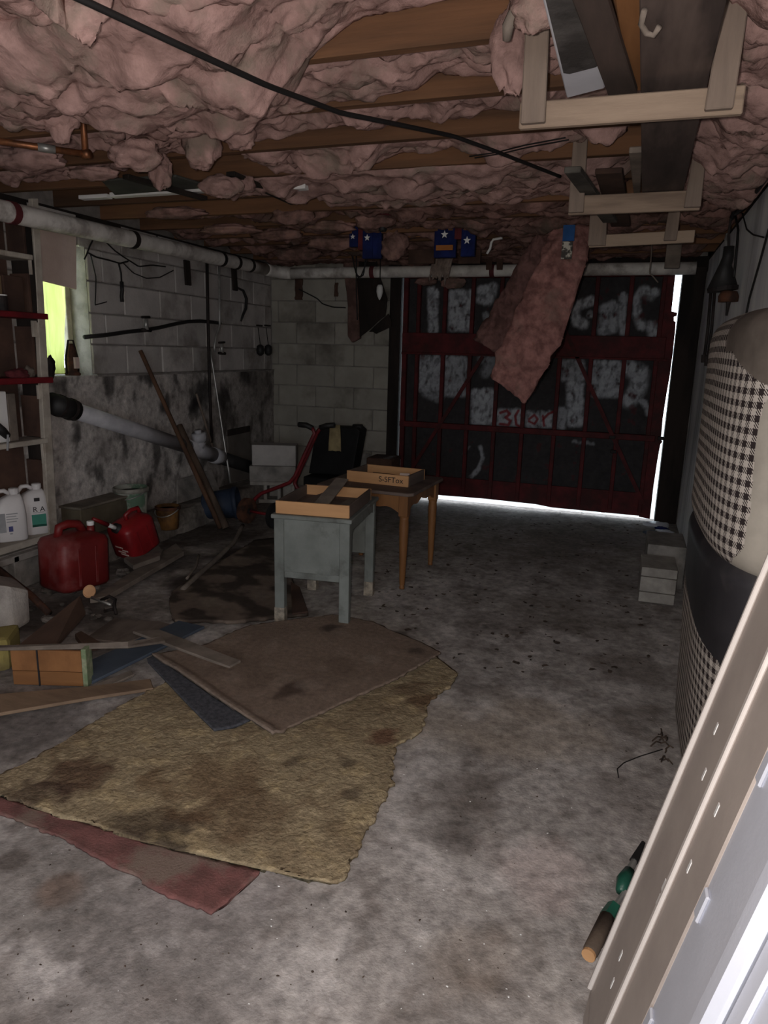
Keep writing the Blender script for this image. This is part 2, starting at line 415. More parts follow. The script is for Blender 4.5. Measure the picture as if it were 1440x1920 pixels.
def slab(name, P, thick, m, parent=None, col=None, normal=(0, 0, 1), jitter=0, world=False):
    """closed sheet: P is the upper surface, thickness goes along -normal"""
    P = np.asarray(P, float); nu, nv = P.shape[:2]
    n = np.array(normal, float) * thick
    if jitter:
        e = np.zeros((nu, nv, 1)); e[0] = e[-1] = 1; e[:, 0] = e[:, -1] = 1
        P = P + e * jitter * np.stack([fbm(P[..., 0] * 25, P[..., 1] * 25, 1.1, 3), fbm(P[..., 0] * 25, P[..., 1] * 25, 7.7, 3), 0 * P[..., 0]], -1)
    bot = P - n
    up = np.concatenate([P, bot[:, ::-1]], 1)                # ring across v
    c = None
    if col is not None: c = np.concatenate([col, col[:, ::-1]], 1)
    return grid_obj(name, up, m, parent, True, c, close_v=True, caps=True, world=world)
def stroke_mask(x, z, pts, r, soft=.4):
    """distance-based paint stroke in a plane; pts list of (x,z), r radius"""
    d = np.full(x.shape, 1e9)
    if len(pts) == 1: pts = [pts[0], pts[0]]
    for (ax, az), (bx, bz) in zip(pts[:-1], pts[1:]):
        vx, vz = bx - ax, bz - az; L2 = vx * vx + vz * vz + 1e-9
        t = np.clip(((x - ax) * vx + (z - az) * vz) / L2, 0, 1)
        d = np.minimum(d, np.hypot(x - ax - t * vx, z - az - t * vz))
    return 1 - smooth(r * (1 - soft), r * (1 + soft), d)
def mixc(c, m, target):
    return c + (np.array(target) - c) * np.asarray(m)[..., None]
def line(a, b, n=8):
    a, b = Vector(a), Vector(b); return [a.lerp(b, i / (n - 1)) for i in range(n)]
def text_obj(name, s, size, M, m, parent, world=True, extr=.0006):
    cu = bpy.data.curves.new(name, 'FONT'); cu.body = s; cu.size = size; cu.extrude = extr; cu.align_x = 'CENTER'; cu.align_y = 'CENTER'
    t = bpy.data.objects.new(name, cu)
    me = bpy.data.meshes.new_from_object(t); bpy.data.objects.remove(t)
    r = parent
    while r.parent: r = r.parent
    me.transform((ROOT[r.name].inverted() @ M) if world else M)
    me.materials.clear(); me.materials.append(m)
    o = bpy.data.objects.new(name, me); COL.objects.link(o); o.parent = parent
    return o
def frame(o, ex, ey):
    ex = Vector(ex).normalized(); ey = Vector(ey); ez = ex.cross(ey).normalized(); ey = ez.cross(ex)
    M = Matrix((ex, ey, ez)).transposed().to_4x4(); M.translation = Vector(o); return M

XL, XR, YB, ZJ, ZS = -3.41, 0.52, 6.40, 2.20, 2.40
def J(i): return 2.02 + .406 * (i - 2)

# ================================================================== THE SETTING
def structure(o): o['kind'] = 'structure'; return o

# ---- floor
def build_floor():
    xs = np.linspace(XL - .2, XR + .2, 300); ys = np.concatenate([np.linspace(-1.6, .6, 40), np.linspace(.62, YB + .12, 420)])
    X, Y = np.meshgrid(xs, ys, indexing='ij')
    Z = .004 * fbm(X * 2, Y * 2, .3, 4) + .0015 * fbm(X * 15, Y * 15, 2.2, 3) - .006
    base = np.zeros(X.shape + (3,)) + np.array(srgb(168, 161, 157))
    n1 = fbm(X * 1.3, Y * 1.3, 5, 5); n2 = fbm(X * 4.5, Y * 4.5, 9, 5); n3 = fbm(X * 11, Y * 11, 4, 4)
    c = mixc(base, smooth(-.1, .6, n1) * .6, srgb(128, 120, 115))
    c = mixc(c, smooth(.08, .5, n2) * .65, srgb(198, 191, 188))
    c = mixc(c, smooth(.12, .55, -n2 + .1 * n3) * .55, srgb(112, 103, 97))
    c = mixc(c, smooth(.2, .5, n3) * .45, srgb(108, 98, 92)); c = mixc(c, smooth(.25, .5, -n3) * .35, srgb(204, 197, 192))
    # dirtier towards the garage door and the left wall
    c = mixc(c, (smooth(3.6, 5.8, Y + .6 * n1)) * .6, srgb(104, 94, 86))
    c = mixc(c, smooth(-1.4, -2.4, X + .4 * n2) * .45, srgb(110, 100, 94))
    def spot(px, py, r, colr, k, asp=1.0, w=.35):
        p = PZ(px, py); d = np.hypot((X - p.x) * asp, Y - p.y) / r + w * n2 + .15 * n3
        nonlocal c
        c = mixc(c, (1 - smooth(.55, 1.1, d)) * k, colr)
    spot(420, 1090, .42, srgb(54, 43, 38), .9); spot(480, 1040, .35, srgb(50, 40, 36), .9)
    spot(400, 1000, .4, srgb(62, 52, 46), .8); spot(300, 1050, .35, srgb(66, 58, 54), .7)
    spot(120, 1150, .35, srgb(72, 64, 60), .8); spot(230, 1190, .3, srgb(96, 88, 84), .6)
    spot(840, 1560, .09, srgb(96, 88, 84), .5); spot(860, 1470, .12, srgb(104, 94, 88), .45); spot(930, 1400, .12, srgb(106, 96, 90), .35)
    spot(1000, 1360, .3, srgb(182, 168, 154), .5); spot(1010, 1630, .16, srgb(188, 172, 168), .6); spot(800, 1350, .25, srgb(176, 164, 152), .55)
    spot(880, 1800, .12, srgb(126, 110, 96), .4); spot(110, 1665, .07, srgb(112, 76, 50), .8); spot(25, 1610, .05, srgb(66, 48, 38), .8)
    spot(300, 1790, .35, srgb(120, 114, 112), .5); spot(140, 1620, .3, srgb(126, 120, 116), .5); spot(400, 1590, .3, srgb(160, 152, 150), .5)
    spot(1180, 1250, .2, srgb(110, 100, 94), .6); spot(1050, 1150, .35, srgb(110, 100, 92), .5); spot(730, 1200, .14, srgb(66, 58, 54), .6)
    spot(1150, 1010, .25, srgb(130, 124, 122), .6); spot(1220, 1530, .25, srgb(138, 130, 126), .5); spot(60, 1340, .3, srgb(92, 86, 84), .6)
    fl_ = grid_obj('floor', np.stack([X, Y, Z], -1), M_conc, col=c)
    structure(fl_); fl_['label'] = 'stained grey concrete floor slab'
    # thickness below
    MB().span((XL - .2, -1.6, -.25), (XR + .2, YB + .12, -.02)).build('slab_body', M_cinder2, fl_)
build_floor()

# ---- left wall : parged foundation below, painted blocks above, window opening
ZLED = 1.186
WY0, WY1, WZ0, WZ1 = 3.40, 3.88, ZLED, 2.03
def build_left():
    root = structure(thing('wall_left', 'painted block wall above a mouldy parged foundation', None, (XL, 3, 0)))
    T = .22
    core = MB()
    core.span((XL - T, -1.6, -.1), (XL - .012, YB + .2, ZLED - .004))
    core.span((XL - T, -1.6, ZLED - .004), (XL - .012, WY0, ZS)); core.span((XL - T, WY1, ZLED - .004), (XL - .012, YB + .2, ZS))
    core.span((XL - T, WY0, WZ1), (XL - .012, WY1, ZS))
    core.build('wall_core', M_mortar, root, world=True)
    # blocks
    me = None; d = .05
    for row in range(5):
        z0 = ZLED + .203 * row
        off = 4.2258 + (0.203 if row % 2 else 0)
        k0 = int(math.floor((1.4 - off) / .406))
        for k in range(k0, 12):
            a, b = off + .406 * k, off + .406 * (k + 1)
            if b > YB: b = YB
            if a >= YB - .05: continue
            if z0 < WZ1 - .05 and a < WY1 and b > WY0:
                if a < WY0 - .06: b = WY0
                elif b > WY1 + .06: a = WY1
                else: continue
            m = MB().span((XL - d, a + .004, z0 + .004), (XL + random.uniform(-.0015, .002), b - .004, min(z0 + .199, 2.19)))
            m.build('block', M_block, root, bevel=.006, world=True)
    # parging
    ys = np.linspace(-1.6, YB, 520); zs = np.linspace(-.02, ZLED, 90)
    Y, Z = np.meshgrid(ys, zs, indexing='ij')
    n1 = fbm(Y * 1.6, Z * 1.6, 3, 5); n2 = fbm(Y * 5, Z * 3, 8, 5); n3 = fbm(Y * 13, Z * 9, 1, 4)
    X = XL + .022 + .012 * n1 + .006 * n2 + .003 * n3 + .02 * smooth(.5, 0, Z)
    c = np.zeros(Y.shape + (3,)) + np.array(srgb(176, 169, 164))
    c = mixc(c, smooth(-.1, .5, n1) * .55, srgb(118, 111, 106))
    c = mixc(c, smooth(.0, .35, n2 + .45 * n1 - .1) * .8, srgb(62, 58, 56))
    c = mixc(c, smooth(.2, .5, n3 + .25 * n2) * .5, srgb(48, 45, 44))
    c = mixc(c, smooth(.15, .5, -n2 - .2 * n1) * .6, srgb(206, 199, 193))
    c = mixc(c, smooth(.32, .02, Z + .12 * n1) * .75, srgb(78, 71, 66))
    c = mixc(c, smooth(5.0, 5.9, Y + .3 * n1) * .5, srgb(100, 92, 86))
    # black mould patch by the vertical pipes
    for (px, py, r) in ((375, 735, .16), (415, 745, .13), (360, 765, .1), (305, 760, .09), (455, 705, .1)):
        p = PX(px, py, XL); c = mixc(c, (1 - smooth(.4, 1.2, np.hypot(Y - p.y, Z - p.z) / r + .6 * n3)) * .85, srgb(36, 33, 33))
    grid_obj('parging', np.stack([X, Y, Z], -1), M_parge, root, col=c, world=True)
    MB().span((XL - .1, WY1 + .002, ZLED - .01), (XL + .03, YB, ZLED + .004)).build('ledge', M_mortar, root, world=True)
build_left()
# low footing along the foot of the left wall
ft = MB().add([], [])
def build_footing():
    ys = np.linspace(3.3, YB - .02, 120); us = np.linspace(0, 1, 14)
    Y, U = np.meshgrid(ys, us, indexing='ij')
    H = .165
    X = np.where(U < .75, XL + .005 + .30 * U / .75, XL + .305 + .01 * (U - .75))
    Z = np.where(U < .7, H, H * (1 - (U - .7) / .3))
    n = fbm(Y * 4, U * 3, 2, 4)
    X = X + .02 * n; Z = Z + .012 * fbm(Y * 6, U * 4, 6, 3) * (U > .05)
    c = np.zeros(Y.shape + (3,)) + np.array(srgb(120, 113, 106))
    c = mixc(c, smooth(0, .5, n) * .7, srgb(70, 63, 58)); c = mixc(c, smooth(.1, .5, -n) * .4, srgb(160, 152, 144))
    o = grid_obj('trim_1', np.stack([X, Y, Z], -1), M_parge, col=c); structure(o); o['label'] = 'low concrete footing along the left wall'
build_footing()

# ---- window
def build_window():
    w = structure(thing('window_1', 'small basement window glowing behind a lime curtain', None, (XL - .15, (WY0 + WY1) / 2, WZ0)))
    x = XL - .17
    for nm, a, b in (('window_frame', (x - .03, WY0, WZ0), (x + .02, WY0 + .045, WZ1)), ('window_frame', (x - .03, WY1 - .045, WZ0), (x + .02, WY1, WZ1)),
                     ('window_frame', (x - .03, WY0, WZ0), (x + .02, WY1, WZ0 + .045)), ('window_frame', (x - .03, WY0, WZ1 - .045), (x + .02, WY1, WZ1)),
                     ('mullion', (x - .02, (WY0 + WY1) / 2 - .015, WZ0), (x + .01, (WY0 + WY1) / 2 + .015, WZ1))):
        MB().span(a, b).build(nm, M_shelfw, w, world=True, bevel=.004)
    for a, b in ((WY0 + .04, (WY0 + WY1) / 2 - .012), ((WY0 + WY1) / 2 + .012, WY1 - .04)):
        MB().span((x - .006, a, WZ0 + .04), (x - .002, b, WZ1 - .04)).build('pane', M_glass, w, world=True)
build_window()
def build_curtain():
    ys = np.linspace(WY0 + .0, 3.80, 90); zs = np.linspace(WZ0 + .012, WZ1 - .03, 40)
    Y, Z = np.meshgrid(ys, zs, indexing='ij')
    t = (Z - WZ0) / (WZ1 - WZ0)
    # gathered: the cloth pulls in towards its lower end
    Yc = 3.55
    Y2 = Yc + (Y - Yc) * (1 - .28 * smooth(.55, .0, t)) * 1.0
    X = XL - .10 + .030 * np.sin(Y * 44 + 2 * t) * (.5 + .5 * (1 - t)) + .006 * fbm(Y * 9, Z * 3, 4, 3)
    o = grid_obj('curtain', np.stack([X, Y2, Z], -1), M_curtain)
    tag(o, 'lime green curtain glowing with daylight in the basement window', 'curtain')
build_curtain()
# pinkish board hung in front of the upper window
pb = [PX(71, 425, XL + .035), PX(143, 432, XL + .035), PX(144, 543, XL + .035), PX(77, 526, XL + .035)]
o = MB().prism(pb, (-.012, 0, 0)).build('board', M_whiteboard, bevel=.002)
tag(o, 'pinkish white board hung over the top of the window', 'board')

# ---- back wall : grey blocks left of the garage door, dark timber posts and header
DXL, DXR = -2.035, 0.335
def build_back():
    root = structure(thing('wall_back', 'grey concrete block wall beside the garage door', None, (-2.7, YB, 0)))
    core = MB(); core.span((XL - .2, YB + .012, -.1), (DXL - .13, YB + .2, ZS)); core.span((DXL - .2, YB + .012, 2.08), (XR + .2, YB + .2, ZS))
    core.span((DXR + .17, YB + .012, -.1), (XR + .2, YB + .2, ZS))
    core.build('wall_core', M_mortar, root, world=True)
    for n in range(-7, 4):
        z0 = 1.4463 + .203 * n; off = -2.9288 + (0 if n % 2 else .203)
        for k in range(-3, 4):
            a, b = off + .406 * k, off + .406 * (k + 1)
            a = max(a, XL); b = min(b, DXL - .12)
            if b - a < .05: continue
            MB().span((a + .003, YB - random.uniform(-.002, .002), max(z0, 0) + .003), (b - .003, YB + .05, min(z0 + .2, 2.19))).build('block', M_bblock, root, bevel=.005, world=True)
    for a, b in (((DXL - .12, YB - .05, 0), (DXL - .012, YB + .12, 2.12)), ((DXR, YB - .04, 0), (DXR + .175, YB + .12, 2.12))):
        MB().span(a, b).build('door_post', M_darkwood, root, bevel=.006, world=True)
    MB().span((DXL - .15, YB - .03, 2.085), (XR, YB + .12, ZJ)).build('header_beam', M_darkwood, root, bevel=.006, world=True)
build_back()

# ---- right wall
def build_right():
    ys = np.linspace(-1.6, YB, 200); zs = np.linspace(0, 2.17, 60)
    Y, Z = np.meshgrid(ys, zs, indexing='ij')
    X = XR + .006 * fbm(Y * 1.5, Z * 1.5, 2, 4) - .004
    o = grid_obj('wall_right', np.stack([X, Y, Z], -1), M_rwall); structure(o); o['label'] = 'white painted masonry wall with drips'
    MB().span((XR + .012, -1.6, -.1), (XR + .22, YB + .2, 2.16)).build('wall_core', M_mortar, o)
    MB().span((XR - .0, -1.6, 2.165), (XR + .2, YB + .2, ZJ)).build('sill_plate', M_darkwood, o, bevel=.005)
    MB().span((XR + .1, -1.6, ZJ), (XR + .2, YB + .2, ZS)).build('rim_joist', M_darkwood, o)
build_right()
# ---- rear wall with an unseen doorway, added and sized to let in fill daylight
r = structure(thing('wall_rear', 'unseen plain wall with an added doorway that lets in daylight', None, (-1.5, -1.7, 0)))
for a, b in (((XL - .2, -1.8, -.1), (-1.0, -1.6, ZS)), ((.3, -1.8, -.1), (XR + .2, -1.6, ZS)), ((-1.0, -1.8, 2.05), (.3, -1.6, ZS))):
    MB().span(a, b).build('wall_core', M_mortar, r, world=True)

# ---- ceiling : joists and subfloor boards
def build_ceiling():
    root = structure(thing('ceiling', 'open joist ceiling under old subfloor boards', None, (-1.4, 3, ZS)))
    MB().span((XL - .2, -1.8, ZS + .02), (XR + .2, YB + .2, ZS + .06)).build('subfloor_deck', M_subfl, root, world=True)
    y = -1.8; k = 0
    x = XL - .2
    while x < XR + .2:
        MB().span((x + .002, -1.8, ZS), (min(x + .138, XR + .2), YB + .2, ZS + .02)).build('subfloor_board', M_subfl, root, world=True); x += .14
    for i in range(-6, 13):
        yy = J(i)
        if yy > YB - .05 or yy < -1.6: continue
        MB().span((XL - .18, yy, ZJ + random.uniform(-.004, .004)), (XR + .1, yy + .04, ZS)).build('joist', M_joist, root, bevel=.003, world=True)
    MB().span((XL - .2, -1.6, 2.16), (XL + .0, YB, ZJ)).build('sill_plate', M_darkwood, root, world=True, bevel=.004)
build_ceiling()

# ---- garage door
def build_door():
    root = structure(thing('door_1', 'old red framed garage door with dark panels and white spray paint', None, (-.85, YB, 0)))
    Yf = YB + .02                     # panel sheet plane ; frame proud towards the room
    zt = 2.09
    def P2(x, y): p = PY(x, y, Yf); return (p.x, p.z)
    strokes = []
    def S(pts, rpx, k=.8, soft=.5): strokes.append(([P2(*q) for q in pts], rpx / 203, k, soft))
    def B(x0, y0, x1, y1, k=.8):      # roughly filled block of back-and-forth spray
        yy = y0 + 6; pts = []; s = 0
        while yy <= y1 - 4:
            pts += [((x0 if s else x1) + (6 if s else -6), yy), ((x1 if s else x0) + (-6 if s else 6), yy)]; s = 1 - s; yy += 9
        if len(pts) > 1: S(pts, 7, k, .55)
    S([(808, 545), (810, 620)], 7); S([(818, 548), (816, 620)], 5)
    B(842, 545, 886, 626); S([(902, 545), (925, 540), (915, 565), (900, 560)], 8); S([(910, 590), (915, 600)], 6, .5)
    S([(1108, 565), (1085, 572), (1076, 588), (1082, 604), (1094, 608)], 8, .9); S([(1107, 590)], 6, .7)
    S([(1168, 555), (1166, 600), (1168, 622)], 6, .7); S([(1132, 580), (1150, 572), (1150, 615), (1130, 620), (1135, 590)], 8, .7); S([(1140, 600), (1160, 590)], 9, .6)
    S([(1228, 548), (1205, 545), (1193, 560), (1195, 590), (1203, 612)], 7, .8); S([(1222, 612), (1224, 625)], 9, .8); S([(1205, 545), (1220, 555)], 8, .4)
    B(784, 668, 826, 735, .7); S([(800, 735), (822, 745)], 10, .5); B(833, 668, 874, 742, .65); S([(905, 672), (922, 678), (910, 700)], 9, .4)
    B(884, 730, 927, 798); B(931, 768, 980, 803, .8); B(986, 772, 1035, 803, .75)
    B(1052, 676, 1094, 720, .6); B(1064, 715, 1092, 800, .8); S([(1055, 770), (1052, 798)], 8, .6)
    B(1110, 678, 1164, 745, .75); S([(1176, 690), (1200, 700), (1195, 730), (1180, 750)], 13, .8); S([(1200, 750), (1215, 765), (1214, 775)], 5, .6); S([(1238, 695), (1236, 738)], 6, .5)
    S([(900, 838), (905, 858), (897, 880), (884, 893)], 4, .6); S([(1075, 828), (1112, 832)], 3, .35); S([(880, 838), (870, 850)], 2, .2)
    reds = []
    def R_(pts, r=2.2): reds.append(([P2(*q) for q in pts], r / 203))
    R_([(938, 774), (950, 770), (956, 776), (948, 783), (957, 789), (953, 797), (938, 795)], 2.6)
    R_([(972, 770), (966, 780), (968, 796), (975, 800)], 2.4)
    R_([(992, 786), (1002, 778), (1008, 786), (1002, 795), (992, 790)], 2.2)
    R_([(1018, 780), (1020, 798)], 2.2); R_([(1019, 786), (1028, 776), (1038, 772)], 2.2)
    cols = [DXL + .02, -1.885, -1.637, -1.383, -1.126, -.87, -.584, -.32, -.048, .205, DXR - .015]
    rows = [(.245, .70), (.755, 1.385), (1.57, zt - .02)]
    lo = np.array(srgb(50, 47, 48)); wh = np.array(srgb(176, 178, 184)); rd = np.array(srgb(120, 22, 30))
    for (z0, z1) in rows:
        for a, b in zip(cols[:-1], cols[1:]):
            if b > .25: b = DXR - .075
            nx, nz = max(4, int((b - a) / .006)), int((z1 - z0) / .008)
            X, Z = np.meshgrid(np.linspace(a, b, nx), np.linspace(z0 - .01, z1 + .01, nz), indexing='ij')
            n = fbm(X * 9, Z * 9, 3, 4); n2 = fbm(X * 26, Z * 14, 6, 4)
            Yp = Yf + .003 * fbm(X * 4, Z * 4, 9, 3)
            c = np.zeros(X.shape + (3,)) + lo * (1 + .25 * n[..., None])
            m = np.zeros(X.shape)
            xw, zw = X + .012 * n + .004 * n2, Z + .014 * n2
            for pts, r_, k, so in strokes: m = np.maximum(m, stroke_mask(xw, zw, pts, r_, so) * k)
            m = np.clip(m * (1 - .55 * smooth(-.05, .45, n2) - .45 * smooth(.1, .45, n)), 0, 1)
            c = mixc(c, m, wh)
            for pts, r_ in reds: c = mixc(c, stroke_mask(X, Z, pts, r_, .3) * .9, rd)
            c = mixc(c, smooth(.45, .6, n + .3 * n2) * .4, rd * .5)
            g = np.stack([X, Yp, Z], -1)
            up = np.concatenate([g, (g + np.array([0, .02, 0]))[:, ::-1]], 1)
            grid_obj('door_panel', up, M_dpanel, root, True, np.concatenate([c, c[:, ::-1]], 1), close_v=True, caps=True, world=True)
    def rail(z0, z1, d=.035, nm='rail', xr=DXR - .07):
        MB().span((DXL + .005, YB - d, z0), (xr, Yf + .02, z1)).build(nm, M_dred, root, bevel=.004, world=True)
    rail(1.39, 1.57); rail(.70, .752, .04); MB().prism([(DXL + .005, Yf + .02, .24), (DXL + .005, Yf + .02, .05), (-1.2, Yf + .02, .062), (-.7, Yf + .02, .055), (-.55, Yf + .02, .038), (DXR - .07, Yf + .02, .036), (DXR - .07, Yf + .02, .24)], (0, -.04, 0)).build('bottom_rail', M_dred, root, world=True); rail(zt - .04, zt + .0)
    MB().span((DXL + .005, YB - .045, 1.375), (DXR - .05, YB + .0, 1.392)).build('angle_iron', M_dred, root, bevel=.002, world=True)
    for k, x in enumerate(cols[1:-1]):
        MB().span((x - .018, YB - .022, .07), (x + .018, Yf + .012, zt)).build('stile', M_dred, root, bevel=.004, world=True)
    MB().span((DXL + .004, YB - .025, .035), (DXL + .05, Yf + .02, zt)).build('stile', M_dred, root, bevel=.004, world=True)
    # warped right edge leaves the uneven bright gap
    prof = [(.02, .034), (.3, .034), (.55, .026), (.68, .018), (.70, .004), (.72, .018), (.9, .022), (1.1, .015), (1.25, .006), (1.45, .003), (1.62, .005), (1.69, .008), (1.70, .024), (1.735, .026), (1.74, .006), (1.765, .006), (1.775, .05), (2.06, .052), (2.09, .045)]
    poly = [(DXR - .13, Yf + .02, .03)] + [(DXR - g - .004, Yf + .02, z) for z, g in prof] + [(DXR - .13, Yf + .02, 2.09)]
    MB().prism(poly, (0, -.05, 0)).build('edge_stile', M_dred, root, world=True)
    def brace(a, b, y=YB - .045):
        a = PY(*a, y); b = PY(*b, y); d = (b - a).normalized(); n = Vector((0, 1, 0)).cross(d) * .016
        MB().prism([a + n, b + n, b - n, a - n], (0, .012, 0)).build('brace', M_dred, root, world=True)
    brace((905, 668), (775, 874)); brace((1056, 612), (1206, 945))
    for x, y in ((1239, 822), (1148, 820), (1150, 847)):
        p = PY(x, y, YB - .05); MB().span((p.x - .025, YB - .055, p.z - .015), (p.x + .025, YB - .03, p.z + .015)).build('hinge', M_iron, root, bevel=.004, world=True)
build_door()
# ground outside
o = MB().add([(-9, -14, -.03), (6, -14, -.03), (6, -1.82, -.03), (-9, -1.82, -.03)], [(0, 1, 2, 3)]).build('unseen_ground', M_darkground); structure(o)  # unseen dark ground, added so less bounced light reaches the ceiling
o = MB().add([(-9, YB + .18, -.03), (6, YB + .18, -.03), (6, 16, .05), (-9, 16, .05)], [(0, 1, 2, 3)]).build('driveway', M_drive); structure(o)

# ================================================================== INSULATION
def batt(i, x0, x1, sag, seed, label, amp=1.0, group='pink insulation batts sagging between the ceiling joists'):
    nx = max(12, int((x1 - x0) / (.009 if i < 5 else .013))); nu = 46 if i < 5 else 32
    xs = np.linspace(x0, x1, nx)
    sx = [s[0] for s in sag]; sv = [s[1] for s in sag]
    sg = np.interp(xs, sx, sv) + .018 * fbm(xs * 2.2, seed * 3.7, 1, 3)
    ya, yb = J(i) + .045, J(i + 1) - .004
    over = np.clip(sg - .01, 0, .25) * .9
    U = np.linspace(0, 1, nu)[None, :]
    A = (ya - over)[:, None]; Bb = (yb + over)[:, None]
    Y = A + (Bb - A) * U
    X = np.repeat(xs[:, None], nu, 1)
    prof = np.sin(np.pi * np.clip(U, .0, 1)) ** .55
    S = sg[:, None]
    base = ZJ - np.where(S > 0, S * (.25 + .75 * prof) + .004, S)
    base = base - (S <= 0) * .02 * prof
    wx = X + .05 * fbm(X * 4, Y * 5, seed, 3); wy = Y + .05 * fbm(X * 4, Y * 5, seed + 5.5, 3)
    b1 = np.abs(fbm(wx * 2.4, wy * 4.5, seed + .3, 2)); b2 = np.abs(fbm(wx * 6, wy * 10, seed + 2.1, 2)); b3 = fbm(wx * 26, wy * 34, seed + 4, 3)
    fold = 1 - np.abs(perlin(wx * 2.1 + wy * 1.4, wy * 5.5, seed + 9))
    edge = .35 + .65 * prof
    Z = base - amp * edge * (.085 * b1 + .036 * b2 + .008 * b3 - .030 * fold - .020)
    lay = smooth(-.03, .03, perlin(wx * 1.6, wy * 2.6, seed + 20)) + .7 * smooth(-.03, .03, perlin(wx * 3.7, wy * 5.2, seed + 30)) + .4 * smooth(-.04, .04, perlin(wx * 9, wy * 11, seed + 40))
    Z = Z - amp * edge * .022 * (lay - .9)
    Y = Y + .022 * fbm(X * 6, Y * 4, seed + 7, 3) * (S > .02) + .006 * b3 * (S > .02)
    Z = np.minimum(Z, ZS - .03)
    # ragged torn ends
    e = np.minimum(X - x0, x1 - X); X = X + .05 * fbm(Y * 9, seed, 2, 3) * smooth(.12, 0, e); Z = Z + .05 * smooth(.06, 0, e)
    top = np.stack([np.stack([xs, np.full(nx, yb), np.full(nx, ZS - .012)], -1), np.stack([xs, np.full(nx, ya), np.full(nx, ZS - .012)], -1)], 1)
    P = np.concatenate([np.stack([X, Y, Z], -1), top], 1)
    o = grid_obj('insulation_batt', P, M_pink if i < 7 else M_pinkdim, close_v=True, caps=True)
    return tag(o, label, 'insulation', group)
LB = 'dim pink batt in a joist bay near the garage door'
R0, L0 = XR - .02, XL + .02
batt(0, L0, R0, [(-4, .0), (-1.9, -.02), (-1.5, .03), (1, .05)], 2, 'pink batt in the bay in front of the folded flap')
batt(1, L0, R0, [(-4, .0), (-2.2, .0), (-1.95, .10), (-1.3, .14), (-1.05, .13), (-.92, -.01), (-.78, -.07), (-.45, -.085), (-.3, -.07), (.05, -.08), (.2, .05), (.5, .07)], 3, 'largest billowing pink batt crossed by the black cable')
batt(2, L0, R0, [(-4, -.05), (-2.0, -.04), (-1.8, .03), (-1.3, .04), (-1.05, .0), (-.75, -.02), (-.68, -.06), (-.4, -.07), (-.3, -.04), (.1, -.07), (.2, .06), (.5, .09)], 4, 'pink batt just behind the billowing one ending beside the first rack')
batt(3, -2.95, -1.75, [(-3, -.06), (-2.4, -.06), (-2.1, -.02), (-1.95, .02), (-1.75, -.02)], 5, 'torn pink batt above the copper pipe riser')
batt(3, -1.7, R0, [(-1.7, -.04), (-1.2, -.07), (-.4, -.08), (.1, -.07), (.22, .07), (.5, .10)], 6, 'pink batt recessed above the long bare joist behind the cable')
batt(4, L0, -2.5, [(-4, -.06), (-2.8, -.04), (-2.5, -.06)], 7, 'small dusty batt above the end of the shelf unit')
batt(4, -1.72, -.1, [(-1.72, -.03), (-1.5, .01), (-1.2, .01), (-1.0, -.06), (-.5, -.075), (-.1, -.08)], 8, 'pink batt bulging just beyond the long bare joist')
batt(4, .02, R0, [(0, -.02), (.2, .07), (.5, .1)], 9, 'pink batt between the wide dark plank and the right wall')
batt(5, -2.15, -.05, [(-2.15, .0), (-1.6, .03), (-1.0, .045), (-.5, .02), (-.3, .0), (0, -.06)], 10, 'wide pink batt where the black cable ends')
batt(5, .05, R0, [(0, .02), (.3, .09), (.5, .08)], 11, 'pink batt beside the second rack at the right wall')
batt(6, -1.75, -.1, [(-1.75, -.03), (-1.0, -.0), (-.5, -.02), (0, -.06)], 12, 'pink batt above the blue star banners and behind the cable end')
batt(6, .1, R0, [(0, .02), (.4, .06)], 13, 'pink batt at the right wall above the black cord')
batt(7, -2.9, R0, [(-2.9, -.05), (-1.8, -.05), (-1.2, .01), (-.6, -.0), (0, -.06), (.3, .04)], 14, LB)
batt(8, L0, R0, [(-4, -.03), (-2.5, -.06), (-1.5, -.03), (-.8, .0), (0, -.05), (.3, .03)], 15, LB)
batt(9, L0, R0, [(-4, -.05), (-2.2, -.03), (-1.3, -.03), (-.5, .0), (.3, -.05)], 16, LB)
batt(10, L0, R0, [(-4, -.05), (-2, -.02), (-1.2, .0), (-.5, -.02), (.3, -.05)], 17, LB)
batt(11, L0, R0, [(-4, -.04), (-2, -.03), (-1.2, .01), (-.5, -.02), (.3, -.05)], 18, LB)
batt(12, L0, R0, [(-4, -.02), (-2, .02), (-1.2, .03), (.3, -.03)], 19, LB, .6)

def scrap(px, py, Y, sx, sy, sz, seed, label='torn pink insulation scrap hanging between ceiling joists', group='torn insulation scraps under the joists', m=None, world=None):
    p = PY(px, py, Y) if world is None else Vector(world)
    n, k = 30, 20
    th, ph = np.meshgrid(np.linspace(0, 2 * np.pi, n, endpoint=False), np.linspace(.02, np.pi - .02, k), indexing='ij')
    d = np.stack([np.cos(th) * np.sin(ph), np.sin(th) * np.sin(ph), np.cos(ph)], -1)
    r = 1 + .38 * fbm(d[..., 0] * 1.5 + seed, d[..., 1] * 1.5, d[..., 2] * 1.5, 4) + .15 * np.abs(fbm(d[..., 0] * 4 + seed, d[..., 1] * 4, d[..., 2] * 4, 3))
    P = d * r[..., None] * np.array([sx, sy, sz]) + np.array(p)
    P = np.transpose(P, (1, 0, 2))
    o = grid_obj('insulation_scrap', P, m or (M_pink if Y < 3.6 else M_pinkdim), close_v=True, caps=True)
    return tag(o, label, 'insulation', group)
SL_ = {0: 'boxy pink wad hanging below the long bare joist', 1: 'small pink tuft dangling beside the white strip', 8: 'pink wad draped over the bracing strap', 15: 'pink wad beside the plain blue banner', 17: 'long pink tuft beside the left hanger of the first rack', 18: 'pink tuft above the white enamel tray', 22: 'pink tuft drooping under the ragged cloth', 23: 'pink tuft drooping below the back pipe at the door post'}
